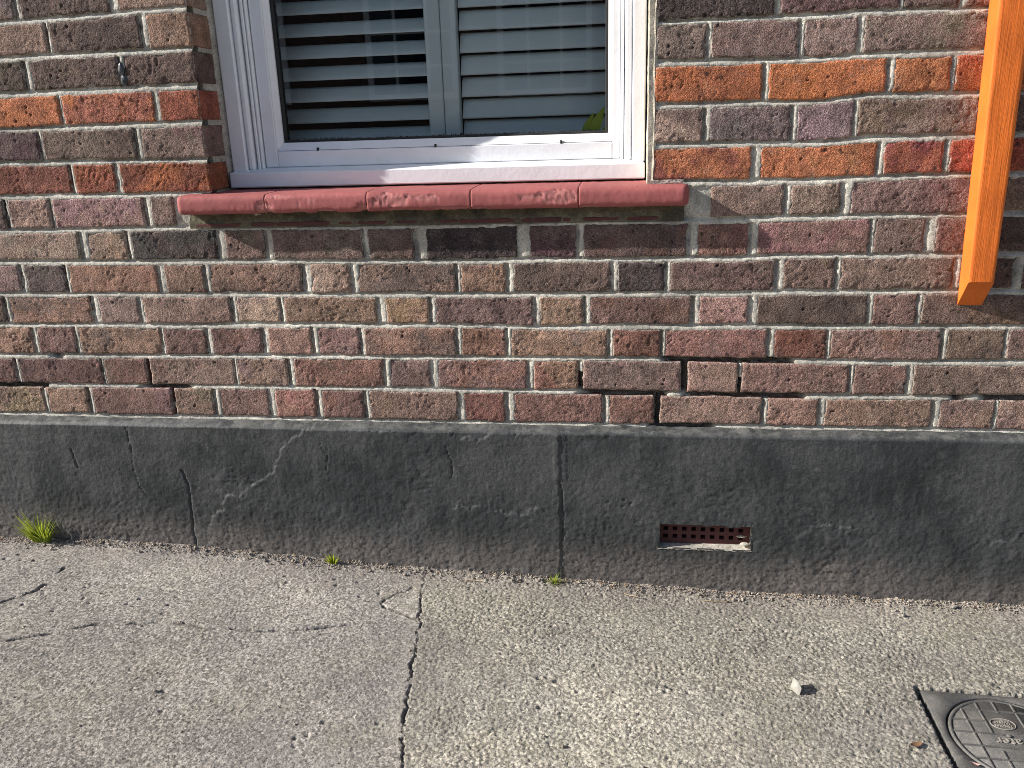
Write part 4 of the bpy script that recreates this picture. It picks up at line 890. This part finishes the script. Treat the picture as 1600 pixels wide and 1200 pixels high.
straw(1.088, -.078, .045, .1, 1, 'dry straw stem on pavement between two small grass tufts')
straw(1.452, -.086, .035, -.2, 2, 'short dry straw stem left of the air brick')
straw(1.640, -.080, .060, .05, 3, 'long thin dry straw stem below the air brick')
# loose grit along the wall foot
rg = random.Random(12); V = []; F = []; b0 = 0
th = np.array([(0, 0, 1), (.9, .1, .2), (-.2, .95, .1), (-.85, -.3, .15), (.3, -.9, .1), (.1, 0, -1)]); fc = np.array([(0, 1, 2), (0, 2, 3), (0, 3, 4), (0, 4, 1), (5, 2, 1), (5, 3, 2), (5, 4, 3), (5, 1, 4)])
for i_ in range(6500):
    x_ = rg.uniform(-.22, 2.44); y_ = -.034 - abs(rg.gauss(0, .020)) if rg.random() < .9 else -rg.uniform(.04, .8); s_ = min(.0065, .0012 * math.exp(rg.gauss(.15, .5)))
    if CX0 - .01 < x_ < CX1 + .01 and CY0 - .01 < y_ < CY1 + .01: continue
    an = rg.uniform(0, 6.28); R_ = np.array([[math.cos(an), -math.sin(an), 0], [math.sin(an), math.cos(an), 0], [0, 0, 1]])
    V.append((th * np.array([1, rg.uniform(.6, 1), rg.uniform(.5, .9)]) * s_) @ R_.T + np.array([x_, y_, gz_at(x_, y_) + s_ * .25])); F.append(fc + b0); b0 += 6
link('grit', mesh_from('grit', np.concatenate(V), np.concatenate(F), mat_mortar('grit_stone', (.42, .36, .30), (.20, .17, .15), .3), False), label='loose grit and dust scattered along the plinth foot', kind='stuff')

# withered leaf flecks and stalk ends caught in the joint between plinth and pavement
V = []; F = []; b0 = 0
for i_ in range(420):
    x_ = rg.uniform(-.22, 2.44)
    if rg.random() > .35 + .65 * (.5 + .5 * math.sin(x_ * 7.3) * math.sin(x_ * 17.1)): continue
    y_ = -.036 - abs(rg.gauss(0, .012)); L_ = rg.uniform(.004, .014); w_ = rg.uniform(.0012, .0040); an = rg.uniform(0, 3.14); z_ = gz_at(x_, y_) + .0015
    P_ = np.array([(-L_ / 2, 0, 0), (0, -w_ / 2, .0012), (L_ / 2, 0, .001 + rg.uniform(0, .004)), (0, w_ / 2, .0016), (0, 0, -.0008)])
    R_ = np.array([[math.cos(an), -math.sin(an), 0], [math.sin(an), math.cos(an), 0], [0, 0, 1]])
    V.append(P_ @ R_.T + np.array([x_, y_, z_])); F.append(np.array([(0, 1, 3), (1, 2, 3), (0, 4, 1), (1, 4, 2), (2, 4, 3), (3, 4, 0)]) + b0); b0 += 5
link('leaf_litter', mesh_from('leaf_litter', np.concatenate(V), np.concatenate(F), mat_paint('withered', (.30, .21, .12), (.13, .085, .05), .85), False), label='withered leaf flecks and stalks caught along the plinth foot', kind='stuff')

# ------------------------------------------------------------------ the house across the street (mirrored in the pane)
MFW = mat_paint('far_render', (.17, .115, .09), (.13, .09, .075), .9); MFG = M('far_glass', .08, .6); MFG.col((.012, .02, .05)); MFG = MFG.m
fh = link('facing_house', None, loc=(0, -13, -.45), label='pale rendered house across the street, mirrored in the window pane', cat='house')
link('wall', boxmesh('wall', [(-13, 11, -.3, 0, 0, 3.75)], MFW), fh)
for xw in (-8.2, -5.4, -2.35, -.05, 3.1, 6.2):
    w = link('window', boxmesh('window', [(xw - .8, xw + .8, .0, .05, 1.55, 1.66), (xw - .8, xw - .7, .0, .05, 1.661, 3.2), (xw + .7, xw + .8, .0, .05, 1.661, 3.2), (xw - .8, xw + .8, .0, .05, 3.201, 3.3)] +
        [(xw + q - .025, xw + q + .025, .0, .04, 1.661, 3.2) for q in (-.28, .28)] + [(xw - .7, xw + .7, .002, .045, z_ - .025, z_ + .025) for z_ in (2.1, 2.65)], MW), fh)
    link('pane', boxmesh('pane', [(xw - .7, xw + .7, .001, .012, 1.66, 3.2)], MFG), w)
